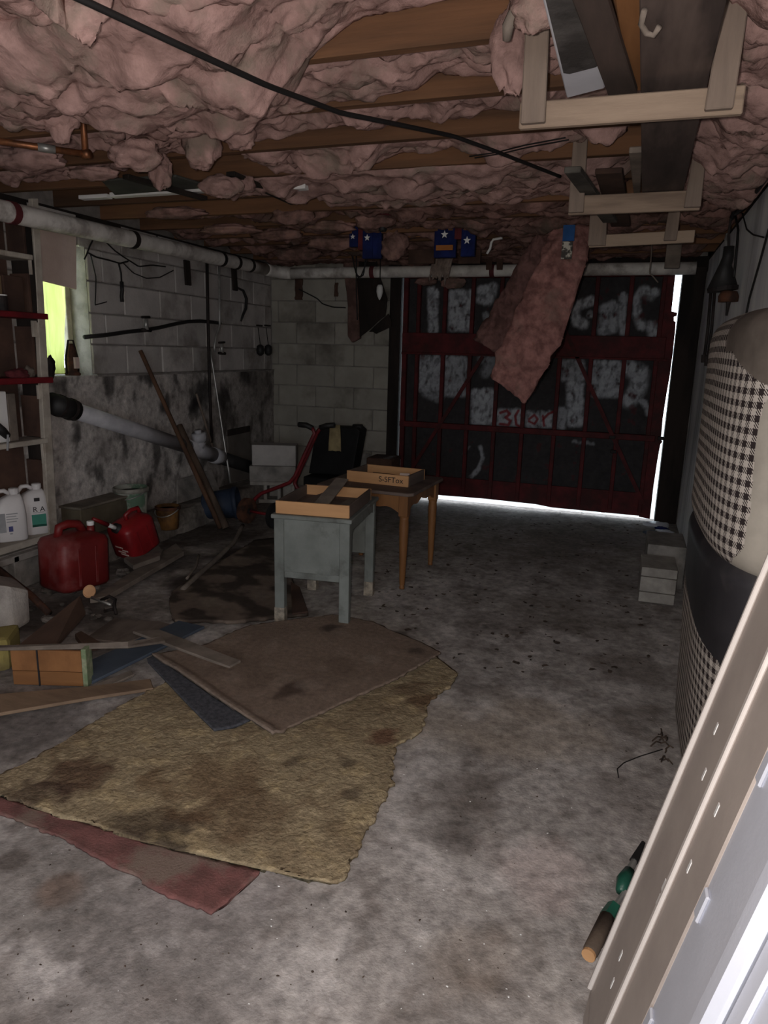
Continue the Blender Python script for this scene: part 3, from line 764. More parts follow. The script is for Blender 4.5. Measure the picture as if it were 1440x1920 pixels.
for k_, a in enumerate(((378, 270, 2.62, .075, .06, .085, 1), (300, 322, 2.75, .05, .04, .07, 2), (255, 290, 2.4, .10, .07, .05, 3), (205, 215, 2.35, .07, .06, .08, 4),
          (110, 210, 2.15, .07, .05, .08, 5), (40, 210, 2.1, .13, .08, .05, 6), (60, 300, 2.6, .16, .08, .05, 7), (450, 255, 2.6, .06, .05, .05, 8),
          (415, 350, 3.1, .10, .06, .045, 9), (455, 345, 3.2, .06, .05, .04, 10), (330, 400, 3.6, .18, .08, .03, 12), (430, 430, 4.2, .2, .08, .03, 13),
          (175, 325, 2.9, .12, .06, .03, 14), (620, 425, 4.5, .18, .08, .04, 15), (545, 405, 4.1, .13, .06, .05, 16), (740, 460, 4.9, .09, .06, .10, 17), (700, 415, 4.4, .12, .06, .05, 18),
          (960, 90, 2.03, .05, .04, .11, 19), (1010, 10, 1.75, .06, .05, .05, 20), (520, 440, 4.7, .18, .07, .04, 21), (620, 455, 5.0, .2, .08, .05, 22), (560, 475, 5.4, .2, .08, .05, 23), (850, 530, 6.3, .10, .04, .045, 24), (800, 528, 6.3, .10, .04, .03, 25))):
    if k_ in SL_: scrap(*a, label=SL_[k_])
    else: scrap(*a)
# folded flap of batt near the left front
q = [(35, -12), (222, -12), (212, 18), (172, 88), (118, 48)]
P = coons([PZ(20, -14, 2.12), PZ(120, -22, 2.13), PZ(218, -14, 2.12)], [PZ(105, 42, 2.05), PZ(140, 66, 2.045), PZ(173, 88, 2.04)],
          [PZ(20, -14, 2.12), PZ(70, 20, 2.08), PZ(105, 42, 2.05)], [PZ(218, -14, 2.12), PZ(208, 22, 2.08), PZ(173, 88, 2.04)], 40, 40)
P[..., 2] += .02 * fbm(P[..., 0] * 9, P[..., 1] * 9, 3, 4) - .012 * np.abs(fbm(P[..., 0] * 20, P[..., 1] * 20, 8, 3))
o = slab('insulation_flap', P, .06, M_pink, normal=(0, 0, -1), jitter=.01); tag(o, 'folded flap of pink batt drooping beside the black cable', 'insulation')

def hang_batt(Lp, Rp, thick, seed, label, m=M_pink, nm='hanging_insulation', depth=(0, 1, 0)):
    nu, nv = 26, 90
    Lr, Rr = resample(Lp, nv), resample(Rp, nv)
    u = np.linspace(0, 1, nu)[:, None, None]
    P = (1 - u) * Lr[None] + u * Rr[None]
    bow = np.sin(np.pi * u[..., 0]) * .05
    n = fbm(P[..., 0] * 7, P[..., 2] * 7, seed, 4); n2 = np.abs(fbm(P[..., 0] * 18, P[..., 2] * 18, seed + 3, 3))
    P[..., 1] += -bow - .035 * n + .03 * n2
    e = np.zeros((nu, nv)); e[0] = e[-1] = 1; e[:, -1] = 1
    P[..., 0] += e * .02 * fbm(P[..., 2] * 14, seed, 1, 3); P[..., 2] += e * .012 * fbm(P[..., 0] * 25, P[..., 2] * 9, 2, 3)
    o = slab(nm, P, thick, m, normal=(0, -1, 0)); return tag(o, label, 'insulation')
Yh = 4.62
hang_batt([PY(1036, 424, Yh + .1), PY(1005, 500, Yh), PY(960, 600, Yh - .05), PY(928, 672, Yh - .1), PY(919, 702, Yh - .1)],
          [PY(1112, 424, Yh + .1), PY(1095, 500, Yh), PY(1052, 640, Yh - .05), PY(1022, 690, Yh - .1), PY(985, 757, Yh - .1)], .09, 31,
          'long pink insulation batt hanging in front of the garage door', m=M_pink2)
hang_batt([PY(1012, 424, Yh + .38), PY(985, 470, Yh + .5), PY(950, 530, Yh + .6), PY(915, 590, Yh + .65), PY(886, 634, Yh + .65)],
          [PY(1060, 424, Yh + .38), PY(1040, 470, Yh + .5), PY(1010, 560, Yh + .6), PY(975, 620, Yh + .65), PY(935, 664, Yh + .65)], .06, 32,
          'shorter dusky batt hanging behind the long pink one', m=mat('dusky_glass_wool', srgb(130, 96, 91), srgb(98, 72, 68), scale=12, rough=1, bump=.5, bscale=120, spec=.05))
# brown paper-faced batt dangling over the back wall
t = thing('paper_faced_batt', 'dark brown paper faced batt dangling beside the garage door', 'insulation', PY(690, 500, 6.34))
def sheet(nm, Lp, Rp, th, m, seed, parent, amp=.02):
    nu, nv = 16, 36
    Lr, Rr = resample(Lp, nv), resample(Rp, nv); u = np.linspace(0, 1, nu)[:, None, None]
    P = (1 - u) * Lr[None] + u * Rr[None]
    P[..., 1] += amp * fbm(P[..., 0] * 6, P[..., 2] * 6, seed, 3)
    return slab(nm, P, th, m, parent, normal=(0, -1, 0), world=True, jitter=0)
Yp = 6.30
sheet('paper_face', [PY(666, 480, Yp), PY(668, 498, Yp), PY(672, 560, Yp), PY(674, 632, Yp)], [PY(706, 480, Yp), PY(708, 505, Yp), PY(726, 560, Yp), PY(722, 592, Yp)], .012, M_darkwood, 4, t)
sheet('wool', [PY(644, 480, Yp), PY(644, 500, Yp), PY(652, 570, Yp), PY(652, 630, Yp), PY(660, 642, Yp)], [PY(672, 480, Yp), PY(672, 500, Yp), PY(674, 575, Yp), PY(672, 615, Yp), PY(674, 634, Yp)], .05, mat('brown_wool', srgb(120, 92, 84), srgb(88, 66, 60), scale=9, rough=1, bump=.5), 9, t)
sheet('torn_strip', [PY(692, 622, Yp), PY(700, 622, Yp), PY(705, 626, Yp)], [PY(728, 588, Yp), PY(733, 600, Yp), PY(734, 612, Yp)], .01, M_darkwood, 5, t)

# ================================================================== CEILING RACKS AND WHAT LIES ON THEM
def rack(Y, bl, br, bh, lx, rx, ztop, label, zb, tilt=0.0, th=.022, lw=.062, rw=.062, rtop=None):
    t = thing('hanging_rack', label, 'rack', ((bl + br) / 2, Y, zb))
    dz = (br - bl) * tilt
    MB().prism([(bl, Y, zb), (br, Y, zb + dz), (br, Y, zb + dz + bh), (bl, Y, zb + bh)], (0, th, 0)).build('cross_board', M_rack, t, bevel=.003, world=True)
    MB().prism([(lx, Y - th, zb + .006), (lx + lw, Y - th, zb + .006), (lx + lw * .85, Y - th, ztop), (lx - .004, Y - th, ztop)], (0, th - .001, 0)).build('hanger', M_rackv, t, bevel=.003, world=True)
    rt = rtop or (rx + .02, rx + .02 + rw * .8)
    MB().prism([(rx, Y - th, zb + dz + .008), (rx + rw, Y - th, zb + dz + .008), (rt[1], Y - th, ztop), (rt[0], Y - th, ztop)], (0, th - .001, 0)).build('hanger', M_rackv, t, bevel=.003, world=True)
    return t
rack(1.978, -.332, .193, .062, -.325, .108, 2.30, 'wooden hanging rack of pale boards holding the planks and white tray', 1.962, -.006, rtop=(.125, .178))
rack(3.215, -.308, .203, .075, -.306, .142, 2.30, 'darker wooden hanging rack holding the far ends of the planks', 1.972, .004, rtop=(.16, .20))
rack(4.03, -.265, .245, .06, -.27, .10, 2.30, 'farthest wooden hanging rack above the pink hanging batt', 1.955, .028, lw=.09)
zr = 2.052
def plank(nm, p4, th, m, label, cat='plank', bev=.003, dz=(0, 0, 0, 0)):
    pts = [Vector((p[0], p[1], p[2] + d)) for p, d in zip(p4, dz)]
    o = MB().prism(pts, (0, 0, th)).build(nm, m, bevel=bev); return tag(o, label, cat)
plank('wide_plank', [(-.062, .9, zr), (.092, .9, zr), (.14, 3.5, zr), (-.018, 3.5, zr)], .022, M_darkbd, 'wide dark plank lying across the hanging racks')
plank('narrow_plank', [(-.245, .9, zr + .024), (-.19, .9, zr + .024), (-.052, 2.16, zr + .024), (-.125, 2.16, zr + .024)], .02, mat('narrow_dark_board', srgb(86, 72, 66), srgb(62, 52, 48), scale=5, stretch=(1.4, .25, 1), rough=.85, bump=.12), 'narrow dark plank lying askew beside the white tray on the rack')
plank('pine_plank', [(-.14, .9, zr + .046), (-.06, .9, zr + .046), (-.03, 2.2, zr + .046), (-.075, 2.2, zr + .046)], .018, M_orange, 'orange pine plank showing between two dark planks on the rack')
plank('lower_plank', [(-.30, 2.85, zr), (-.24, 2.85, zr), (-.13, 3.9, zr), (-.20, 3.9, zr)], .022, mat('mottled_dark_board', srgb(92, 88, 82), srgb(66, 62, 58), scale=9, rough=.9, bump=.1), 'mottled grey plank lying between the second and third rack')
plank('short_plank', [(-.20, 3.02, zr + .03), (-.10, 3.02, zr + .03), (-.07, 4.2, zr + .03), (-.17, 4.2, zr + .03)], .02, M_brownbd, 'short brown plank between the second and third rack')
plank('grey_strip', [(-.075, 2.75, zr + .03), (-.03, 2.75, zr + .03), (-.03, 3.45, zr + .03), (-.055, 3.45, zr + .03)], .02, M_greywd, 'pale grey wood strip beside the wide dark plank')
# white tray with a dark hollow underside
t = thing('metal_tray', 'white enamel tray with dark hollow underside on the rack', 'tray', (-.19, 1.7, 2.085))
MB().prism([(-.238, 1.0, 2.09), (-.12, 1.0, 2.09), (-.135, 2.135, 2.09), (-.238, 2.185, 2.09)], (0, 0, .02)).build('tray_rim', M_enamel, t, bevel=.003, world=True)
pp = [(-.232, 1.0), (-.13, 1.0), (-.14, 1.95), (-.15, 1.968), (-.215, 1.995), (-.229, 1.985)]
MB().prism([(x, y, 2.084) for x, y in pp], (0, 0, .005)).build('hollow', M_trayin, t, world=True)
# curled strap on the wide plank
cs = [PZ(1208, 20, 2.045), PZ(1202, 45, 2.04), PZ(1212, 62, 2.03), PZ(1226, 66, 2.028), PZ(1236, 50, 2.035)]
tag(MB().tube(cs, .006, 8).build('strap', M_greywd, smooth_=True), 'curled strap stuck under the wide dark plank', 'strap')
# loose strips of torn paper hanging above the left hanger
cs = [PZ(985, 5, 2.16), PZ(965, 25, 2.14), PZ(952, 50, 2.12), PZ(950, 75, 2.10)]
tag(MB().tube(cs, [.02, .016, .014, .01], 8).build('paper_strip', M_greywd, smooth_=True), 'twisted strip of facing paper beside the rack hanger', 'strip')

# ================================================================== PIPES
def pipe_seg(pts, r, m, nm, parent, n=18): return MB().tube(pts, r, n).build(nm, m, parent, smooth_=True, world=True)
t = thing('drain_pipe', 'white drain pipe running high along the left and back walls', 'pipe', (XL + .1, 4, 2.09))
XP, YP = XL + .115, YB - .125
def LP(px, py): p = PX(px, py, XP); return p
za = 2.085
pe = Vector((XP, YP - .2, 2.112)); ps = PX(-8, 392.5, -3.08)
def pl(y): return ps + (pe - ps) * ((y - ps.y) / (pe.y - ps.y))
pipe_seg([pl(y) for y in np.linspace(1.6, YP - .2, 14)], .053, M_pipe, 'pipe_run', t)
arc = [Vector((XP + .17 - .17 * math.cos(a), YP - .17 + .17 * math.sin(a), 2.112 - .018 * math.sin(a))) for a in np.linspace(0, math.pi / 2, 9)]
arc[0] = pe
pipe_seg(arc, .054, M_pipe, 'elbow', t)
pts2 = [Vector((x, YP, 2.094 + .004 * (x - XP) / 3.5)) for x in np.linspace(XP + .17, .42, 12)]
pipe_seg(pts2, .05, M_pipe, 'pipe_run', t)
for y in (2.99, 4.02, 5.22, 5.48, 5.74):
    MB().tube([pl(y - .022), pl(y + .022)], .057, 18).build('coupling_band', M_redband if y < 3.5 else M_iron, t, smooth_=False, world=True)
for x in (-2.30, -1.20): MB().tube([Vector((x - .02, YP, 2.095)), Vector((x + .02, YP, 2.095))], .055, 18).build('coupling_band', M_redband, t, world=True)
# the two wooden straps and white bracket near the pipe
t = thing('pipe_strap', 'pair of wooden straps carrying the back drain pipe', 'strap', PY(925, 500, YP - .07))
for x in (918, 938):
    a = PY(x, 472, YP - .07); b = PY(x - 1, 506, YP - .07)
    MB().prism([a + Vector((-.03, 0, 0)), a + Vector((.03, 0, 0)), b + Vector((.025, 0, 0)), b + Vector((-.025, 0, 0))], (0, -.015, 0)).build('strap', M_brownbd, t, world=True, bevel=.002)
cs = [PY(942, 446, 5.2), PY(925, 449, 5.2), PY(921, 455, 5.2), PY(919, 466, 5.2), PY(913, 476, 5.2)]
tag(MB().tube(cs, .009, 8).build('bracket', M_white, smooth_=True), 'bent white wire bracket hooked under a joist', 'bracket')
p = PY(712, 545, 5.6)
p = PY(712, 545, 6.12)
t = thing('hanging_bulb', 'small white bulb hanging by the paper faced batt', 'bulb', p)
MB().lathe([(.004, -.08), (.02, -.05), (.03, -.01), (.028, .03), (.018, .05)], p, n=12).build('bulb_glass', M_white, t, smooth_=True, world=True)
MB().tube([p + Vector((0, 0, .045)), Vector((p.x, p.y, 2.19))], .005, 6).build('cord', M_wire, t, world=True)

# lower grey waste pipe on the left wall
t = thing('waste_pipe', 'grey plastic waste pipe sloping down along the left wall', 'pipe', PX(300, 880, -3.25))
XW = -3.27
A = PX(96, 750, XW); B_ = PX(140, 770, XW); C = PX(352, 838, XW); D = PX(398, 856, XW); E_ = PX(412, 861, XW); G = PX(474, 884, XW)
ax = (C - B_).normalized()
def on(p): return B_ + ax * (p - B_).dot(ax)
C, D, E_, G, A = on(C), on(D), on(E_), on(G), on(A)
pipe_seg([A, B_], .066, M_blackrub, 'rubber_coupling', t); pipe_seg([B_ - ax * .02, C + ax * .02], .054, M_pvc, 'pipe_run', t)
MB().tube([B_ - ax * .05, B_ - ax * .03], .07, 18).build('clamp_band', M_iron, t, world=True); MB().tube([B_ - ax * .14, B_ - ax * .12], .07, 18).build('clamp_band', M_iron, t, world=True)
pipe_seg([C, D], .062, M_pvc, 'wye_fitting', t); pipe_seg([D, E_], .068, M_pvc, 'hub', t); pipe_seg([E_, G + ax * .1], .058, M_blackrub, 'black_pipe', t)
w0 = C + ax * .12; w1 = PX(375, 826, XW + .03); w2 = PX(372, 812, XW + .03)
pipe_seg([w0, w1], .052, M_pvc, 'wye_branch', t); pipe_seg([w1, w2], .058, M_pvc, 'branch_hub', t); pipe_seg([w2, w2 + (w2 - w1).normalized() * .025], .03, M_pvc, 'cleanout_plug', t, 6)

# copper supply lines at the upper left
t = thing('copper_pipe', 'old copper water pipe with a riser under the left joists', 'pipe', PZ(160, 285, 2.13))
zc = 2.10
c0 = PZ(-40, 259, zc); c1 = PZ(160, 289, zc); c2 = Vector((c1.x, c1.y, 2.34)); 
for f in (1,):
    pipe_seg([c0, c1], .012, M_copper, 'pipe_run', t, 10); pipe_seg([c1, c2], .012, M_copper, 'riser', t, 10)
    pipe_seg([c1 + Vector((-.012, 0, 0)), c1 + Vector((.02, 0, 0))], .017, M_copper, 'elbow', t, 10)
    m_ = c0.lerp(c1, .62); pipe_seg([m_ - (c1 - c0).normalized() * .03, m_ + (c1 - c0).normalized() * .03], .015, M_galv, 'joint', t, 10)
tag(MB().tube([PZ(125, 193, 2.13), PZ(160, 202, 2.13), PZ(225, 219, 2.13)], .022, 10).build('sleeved_pipe', M_iron, smooth_=True), 'short dark sleeved pipe tucked under torn insulation', 'pipe')

# wall services
t = thing('standpipe', 'thin dark iron pipe rising up the left wall', 'pipe', PX(391, 830, XL + .05))
pipe_seg([PX(388, 485, XL + .06), PX(390, 600, XL + .06), PX(393, 720, XL + .05), PX(397, 830, XL + .06)], .013, M_iron, 'pipe_run', t, 10)
t = thing('water_line', 'galvanised water line dropping to a small tap', 'pipe', PX(412, 660, XL + .05))
pipe_seg([PX(411, 490, XL + .05), PX(412, 600, XL + .05), PX(412, 612, XL + .05), PX(405, 630, XL + .05), PX(402, 650, XL + .05), PX(403, 660, XL + .05)], .010, M_galv, 'pipe_run', t, 10)
def tap(t, px, py, s=1.0):
    p = PX(px, py, XL + .06)
    MB().tube([p + Vector((0, 0, -.03 * s)), p + Vector((0, 0, .045 * s))], [.018 * s, .013 * s], 10).build('valve_body', M_galv, t, smooth_=True, world=True)
    MB().tube([p + Vector((0, -.045 * s, .055 * s)), p + Vector((0, .045 * s, .06 * s))], .009 * s, 8).build('valve_handle', M_iron, t, smooth_=True, world=True)
    MB().tube([p + Vector((0, -.05 * s, -.032 * s)), p + Vector((0, .05 * s, -.035 * s))], .012 * s, 8).build('valve_base', M_iron, t, smooth_=True, world=True)
tap(t, 416, 655)
t = thing('wall_hose', 'black hose sagging along the left wall to a tap', 'hose', PX(275, 620, XL + .04))
hp = [(158, 632), (200, 628), (240, 622), (272, 619), (300, 614), (330, 607), (352, 603), (375, 602), (400, 604), (413, 606)]
pipe_seg([PX(x, y, XL + .03) for x, y in hp], .014, M_blackrub, 'hose_run', t, 8)
tap(t, 274, 610, 1.0)
for (x, y, nm) in ((488, 656, 'a'), (503, 656, 'b')):
    p = PX(x, y, XL + .05)
    t = thing('hanging_fob', 'small round black fob hanging by a wire near the corner', 'fob', p, group='two black fobs near the wall corner')
    MB().lathe([(.012, -.055), (.034, -.035), (.038, 0), (.032, .035), (.014, .05)], p, n=12).build('fob_body', M_blackrub, t, smooth_=True, world=True)
    MB().tube([p + Vector((0, 0, .05)), PX(x - 4, 614, XL + .04)], .004, 6).build('wire', M_wire, t, world=True)
    MB().tube([PX(x - 7, 610, XL + .02), PX(x + 4, 611, XL + .05)], .008, 6).build('hook', M_iron, t, world=True)
for (x, y0, y1, lab) in ((352, 488, 535, 'dark wooden stub hanging below the drain pipe by the standpipe'), (440, 500, 545, 'dark wooden stub hanging beside the curved hose')):
    a, b = PX(x, y0, XL + .05), PX(x + 3, y1, XL + .05)
    tag(MB().prism([a + Vector((0, -.035, 0)), a + Vector((0, .035, 0)), b + Vector((0, .035, 0)), b + Vector((0, -.035, 0))], (-.02, 0, 0)).build('wood_stub', M_darkwood, bevel=.003), lab, 'wood stub')
cs = [PX(x, y, XL + .03) for x, y in ((446, 540), (456, 545), (462, 560), (461, 578), (455, 592), (452, 602))]
tag(MB().tube(cs, [.010, .012, .014, .014, .012, .008], 8).build('hose_end', M_blackrub, smooth_=True), 'short curved black hose end hanging on the left wall', 'hose')
def wire(pts, X, r, label, nm='loose_wire', m=M_wire, group=None):
    o = MB().tube([Vector(q) for q in resample([PX(x, y, X) for x, y in pts], 24)], r, 6).build(nm, m, smooth_=True); return tag(o, label, 'wire', group)
WG = 'loose wires on the left wall'
wire([(175, 448), (168, 462), (163, 476), (158, 486)], XL + .03, .005, 'thin black wire dangling on the left wall', group=WG)
wire([(165, 474), (180, 482), (205, 488), (225, 494), (240, 490)], XL + .03, .006, 'thin black wire dangling on the left wall', group=WG)
wire([(195, 450), (215, 470), (232, 482), (245, 490), (260, 500), (285, 497), (310, 500)], XL + .03, .005, 'thin black wire dangling on the left wall', group=WG)
wire([(230, 492), (250, 512), (275, 522), (300, 520), (325, 507)], XL + .03, .004, 'thin black wire dangling on the left wall', group=WG)
wire([(170, 478), (180, 520), (179, 560), (178, 572), (200, 566)], XL + .03, .004, 'thin black wire dangling on the left wall', group=WG)
t = thing('plug_cord', 'black cord ending in a plug on the left wall', 'cord', PX(228, 555, XL + .03))
pipe_seg([PX(222, 492, XL + .03), PX(227, 512, XL + .03), PX(228, 530, XL + .03)], .006, M_wire, 'cord', t, 6)
pipe_seg([PX(228, 528, XL + .03), PX(229, 545, XL + .03), PX(228, 556, XL + .03), PX(229, 566, XL + .03)], .013, M_blackrub, 'plug', t, 8)
# small brown rag stubs on the back wall below the pipe
for (x, y0, y1, w) in ((560, 522, 562, 14), (630, 530, 556, 6)):
    a = PY(x - w / 2, y0, YB - .02); b = PY(x + w / 2, y1, YB - .02)
    P = coons([a, (b.x, a.y, a.z)], [(a.x, a.y, b.z), b], [a, (a.x, a.y, b.z)], [(b.x, a.y, a.z), b], 8, 12)
    P[..., 1] += .012 * fbm(P[..., 0] * 20, P[..., 2] * 20, 3, 3); P[..., 0] += .01 * fbm(P[..., 2] * 20, 5, 3, 2)
    tag(slab('rag_scrap', P, .008, M_brownbd, normal=(0, -1, 0)), 'brown rag scrap hanging on the back wall under the pipe', 'rag', 'rag scraps on the back wall')
o = MB().tube([Vector(q) for q in resample([PY(x, y, YB - .02) for x, y in ((560, 542), (580, 552), (595, 560), (605, 570), (625, 576), (648, 577))], 20)], .006, 6).build('loose_wire', M_wire, smooth_=True)
tag(o, 'black wire looping across the back wall blocks', 'wire')

# black cable strung under the joists
cp = [PZ(120, -16, 2.02), PZ(155, 0, 2.02), PZ(330, 82, 2.02), PZ(500, 160, 2.04), PZ(640, 212, 2.08), PZ(740, 232, 2.11), PZ(850, 255, 2.155), PZ(930, 284, 2.15), PZ(1050, 331, 2.15)]
cp = [cp[0] + (cp[0] - cp[1]) * 16 + Vector((0, 0, .12))] + cp
o = MB().tube([Vector(q) for q in resample(cp, 70)], .0075, 8).build('ceiling_cable', M_wire, smooth_=True); tag(o, 'black cable strung diagonally under the joists', 'cable')
for k, cpx in enumerate(([(880, 293), (930, 286), (985, 272), (1060, 258)], [(890, 296), (940, 288), (990, 276), (1066, 262)])):
    o = MB().tube([Vector(q) for q in resample([PZ(x, y, 2.185) for x, y in cpx], 20)], .0025, 6).build('joist_wire', M_wire, smooth_=True)
    tag(o, 'thin wire stapled along a joist near the racks', 'wire', 'paired wires along a joist')
# black wire bundle hanging at the banners
t = thing('wire_bundle', 'tangle of black wires drooping over the back pipe', 'wire', PY(670, 500, 5.9))
for pts_ in ([(650, 425), (652, 450), (660, 480), (668, 515), (676, 520), (684, 500), (690, 480)], [(655, 430), (660, 470), (664, 500), (672, 522), (682, 515), (686, 470)], [(668, 480), (668, 540), (670, 600)]):
    MB().tube([Vector(q) for q in resample([PY(x, y, 5.95) for x, y in pts_], 24)], .006, 6).build('wire_strand', M_wire, t, smooth_=True, world=True)

# ceiling lamp holder
p = PY(718, 402, 4.42)
t = thing('lamp_holder', 'white porcelain lamp holder with red ring and black socket', 'lamp holder', p)
up = 2.2 - p.z
MB().lathe([(.055, .0), (.06, .015), (.055, .05), (.04, max(.06, up))], p, n=20).build('porcelain_base', M_white, t, smooth_=True, world=True)
MB().lathe([(.06, -.012), (.066, -.004), (.062, .004)], p, n=20).build('ring', M_redcl, t, world=True)
MB().lathe([(.022, -.10), (.026, -.09), (.026, -.05), (.02, -.012)], p, n=14).build('socket', M_blackrub, t, smooth_=True, world=True)

# star banners
def star(c, r, Y, th=.004):
    pts_ = []
    for k in range(10):
        a = math.pi / 2 + k * math.pi / 5; rr = r if k % 2 == 0 else r * .42
        pts_.append((c.x + rr * math.cos(a), Y, c.z + rr * math.sin(a)))
    return MB().prism(pts_, (0, th, 0))
def banner(x0, y0, x1, y1, Y, label, stars, m=None, extra=None, lean=0):
    a = PY(x0, y0, Y); b = PY(x1, y1, Y)
    t = thing('star_banner', label, 'banner', ((a.x + b.x) / 2, Y, b.z))
    P = coons([a, (b.x, Y, a.z)], [(a.x + lean, Y, b.z), (b.x + lean, Y, b.z)], [a, (a.x + lean, Y, b.z)], [(b.x, Y, a.z), (b.x + lean, Y, b.z)], 12, 12)
    P[..., 1] += .004 * np.sin(P[..., 0] * 60)
    slab('cloth', P, .05, m or M_bluecl, t, normal=(0, -1, 0), world=True)
    for (sx, sy, sr) in stars:
        star(PY(sx, sy, Y - .056), sr / 265, Y - .064).build('star', M_white, t, world=True)
    if extra:
        for (ex0, ey0, ex1, ey1, em) in extra:
            c, d = PY(ex0, ey0, Y - .055), PY(ex1, ey1, Y - .055)
            MB().span((c.x, Y - .06, d.z), (d.x, Y - .05, c.z)).build('stripe', em, t, world=True)
    return t
Ybn = 4.86
banner(815, 426, 853, 482, Ybn, 'blue banner with one white star above an amber stripe', [(834, 440, 7)], extra=[(818, 460, 849, 469, M_amber)])
banner(866, 427, 889, 480, Ybn, 'narrow blue banner with one white star by the maroon cloth', [(876, 451, 7)])
banner(695, 422, 713, 484, Ybn, 'plain blue banner strip under the lamp holder', [])
banner(680, 425, 697, 484, Ybn - .02, 'blue banner strip with a white star beside the plain strip', [(689, 446, 6)])
banner(655, 423, 671, 462, Ybn, 'folded blue banner with a small white star by the wire tangle', [(662, 444, 5)])
banner(672, 420, 683, 468, Ybn - .01, 'maroon banner strip between two blue star banners', [], m=M_redcl)
banner(853, 426, 866, 448, Ybn, 'small maroon cloth between two blue star banners', [], m=M_redcl)
# pale ragged cloth hanging on the pipe
P = coons([PY(812, 480, 5.9), PY(850, 480, 5.9)], [PY(803, 520, 5.9), PY(840, 524, 5.9)], [PY(812, 480, 5.9), PY(803, 520, 5.9)], [PY(850, 480, 5.9), PY(840, 524, 5.9)], 40, 24)
v = np.linspace(0, 1, 24)[None, :]; uu = np.linspace(0, 1, 40)[:, None]
P[..., 2] += v * .07 * fbm(uu * 9 + 0 * v, 3.3, 1, 3); P[..., 1] += .015 * fbm(uu * 7, v * 3, 2, 3)
tag(slab('ragged_cloth', P, .012, mat('dusty_cloth', srgb(150, 134, 124), srgb(112, 98, 90), scale=14, rough=1, bump=.3), normal=(0, -1, 0)), 'ragged dusty cloth drooping over the back drain pipe', 'cloth')
# stick and small boards by the banners
a, b = PY(738, 441, 5.0), PY(800, 436, 5.0)
tag(MB().prism([a, b, b + Vector((0, 0, -.025)), a + Vector((0, 0, -.02))], (0, .02, 0)).build('lath', M_orange, bevel=.002), 'thin tan lath stuck under a joist between the banners', 'lath')
for (x0, y0, x1, y1, lab) in ((766, 468, 814, 494, 'small brown board wedged left of the amber striped banner'), (860, 468, 900, 494, 'small brown board wedged under the narrow blue banner')):
    a, b = PY(x0, y0, 5.25), PY(x1, y1, 5.25)
    tag(MB().span((a.x, 5.25, b.z), (b.x, 5.28, a.z)).build('small_board', M_brownbd, bevel=.003), lab, 'board')

# white strip boards and dark sheet stored under the left joists
o = MB().prism([PZ(190, 340, 2.19), PZ(330, 332, 2.19), PZ(395, 352, 2.19), PZ(215, 366, 2.19)], (0, 0, .012)).build('dark_sheet', mat('dark_grey_sheet', srgb(84, 84, 78), srgb(66, 66, 62), scale=5, rough=.8), bevel=.002)
tag(o, 'dark grey sheet stored under the left joists', 'sheet')
for (x0, y0, x1, y1, h, lab) in ((147, 373, 200, 370, 7, 'short white strip end showing under the left joists'), (205, 369, 386, 358, 8, 'long white strip below the dark grey sheet'), (512, 357, 572, 353, 8, 'white strip showing beneath torn pink insulation')):
    a, b = PY(x0, y0, 3.42), PY(x1, y1, 3.42); h = h / 350
    tag(MB().prism([a, b, b + Vector((0, 0, h)), a + Vector((0, 0, h))], (0, .05, 0)).build('white_strip', M_white, bevel=.002), lab, 'strip')
for (a, b, w, lab) in (((235, 335), (384, 376), .022, 'dark bracing strap crossing the white strip at the left'), ((432, 330), (552, 384), .024, 'dark bracing strap below the pink scraps')):
    p, q = PZ(*a, 2.17), PZ(*b, 2.165); d = (q - p).normalized(); n = Vector((-d.y, d.x, 0)) * w
    tag(MB().prism([p + n, q + n, q - n, p - n], (0, 0, .02)).build('bracing_strap', M_darkwood, bevel=.002), lab, 'strap')

# ================================================================== LOFT HELPER
def loft(secs, n=32, p=4.0):
    """secs: (cx, cy, z, hx, hy) super-ellipse rings"""
    m = MB(); vs = []
    for cx, cy, z, hx, hy in secs:
        for k in range(n):
            a = 2 * math.pi * (k + .5) / n; c, s_ = math.cos(a), math.sin(a)
            r = (abs(c) ** p + abs(s_) ** p) ** (-1 / p)
            vs.append((cx + hx * r * c, cy + hy * r * s_, z))
    q = len(secs)
    fs = [(i * n + k, i * n + (k + 1) % n, (i + 1) * n + (k + 1) % n, (i + 1) * n + k) for i in range(q - 1) for k in range(n)]
    fs += [list(range(n))[::-1], [(q - 1) * n + k for k in range(n)]]
    return m.add(vs, fs)

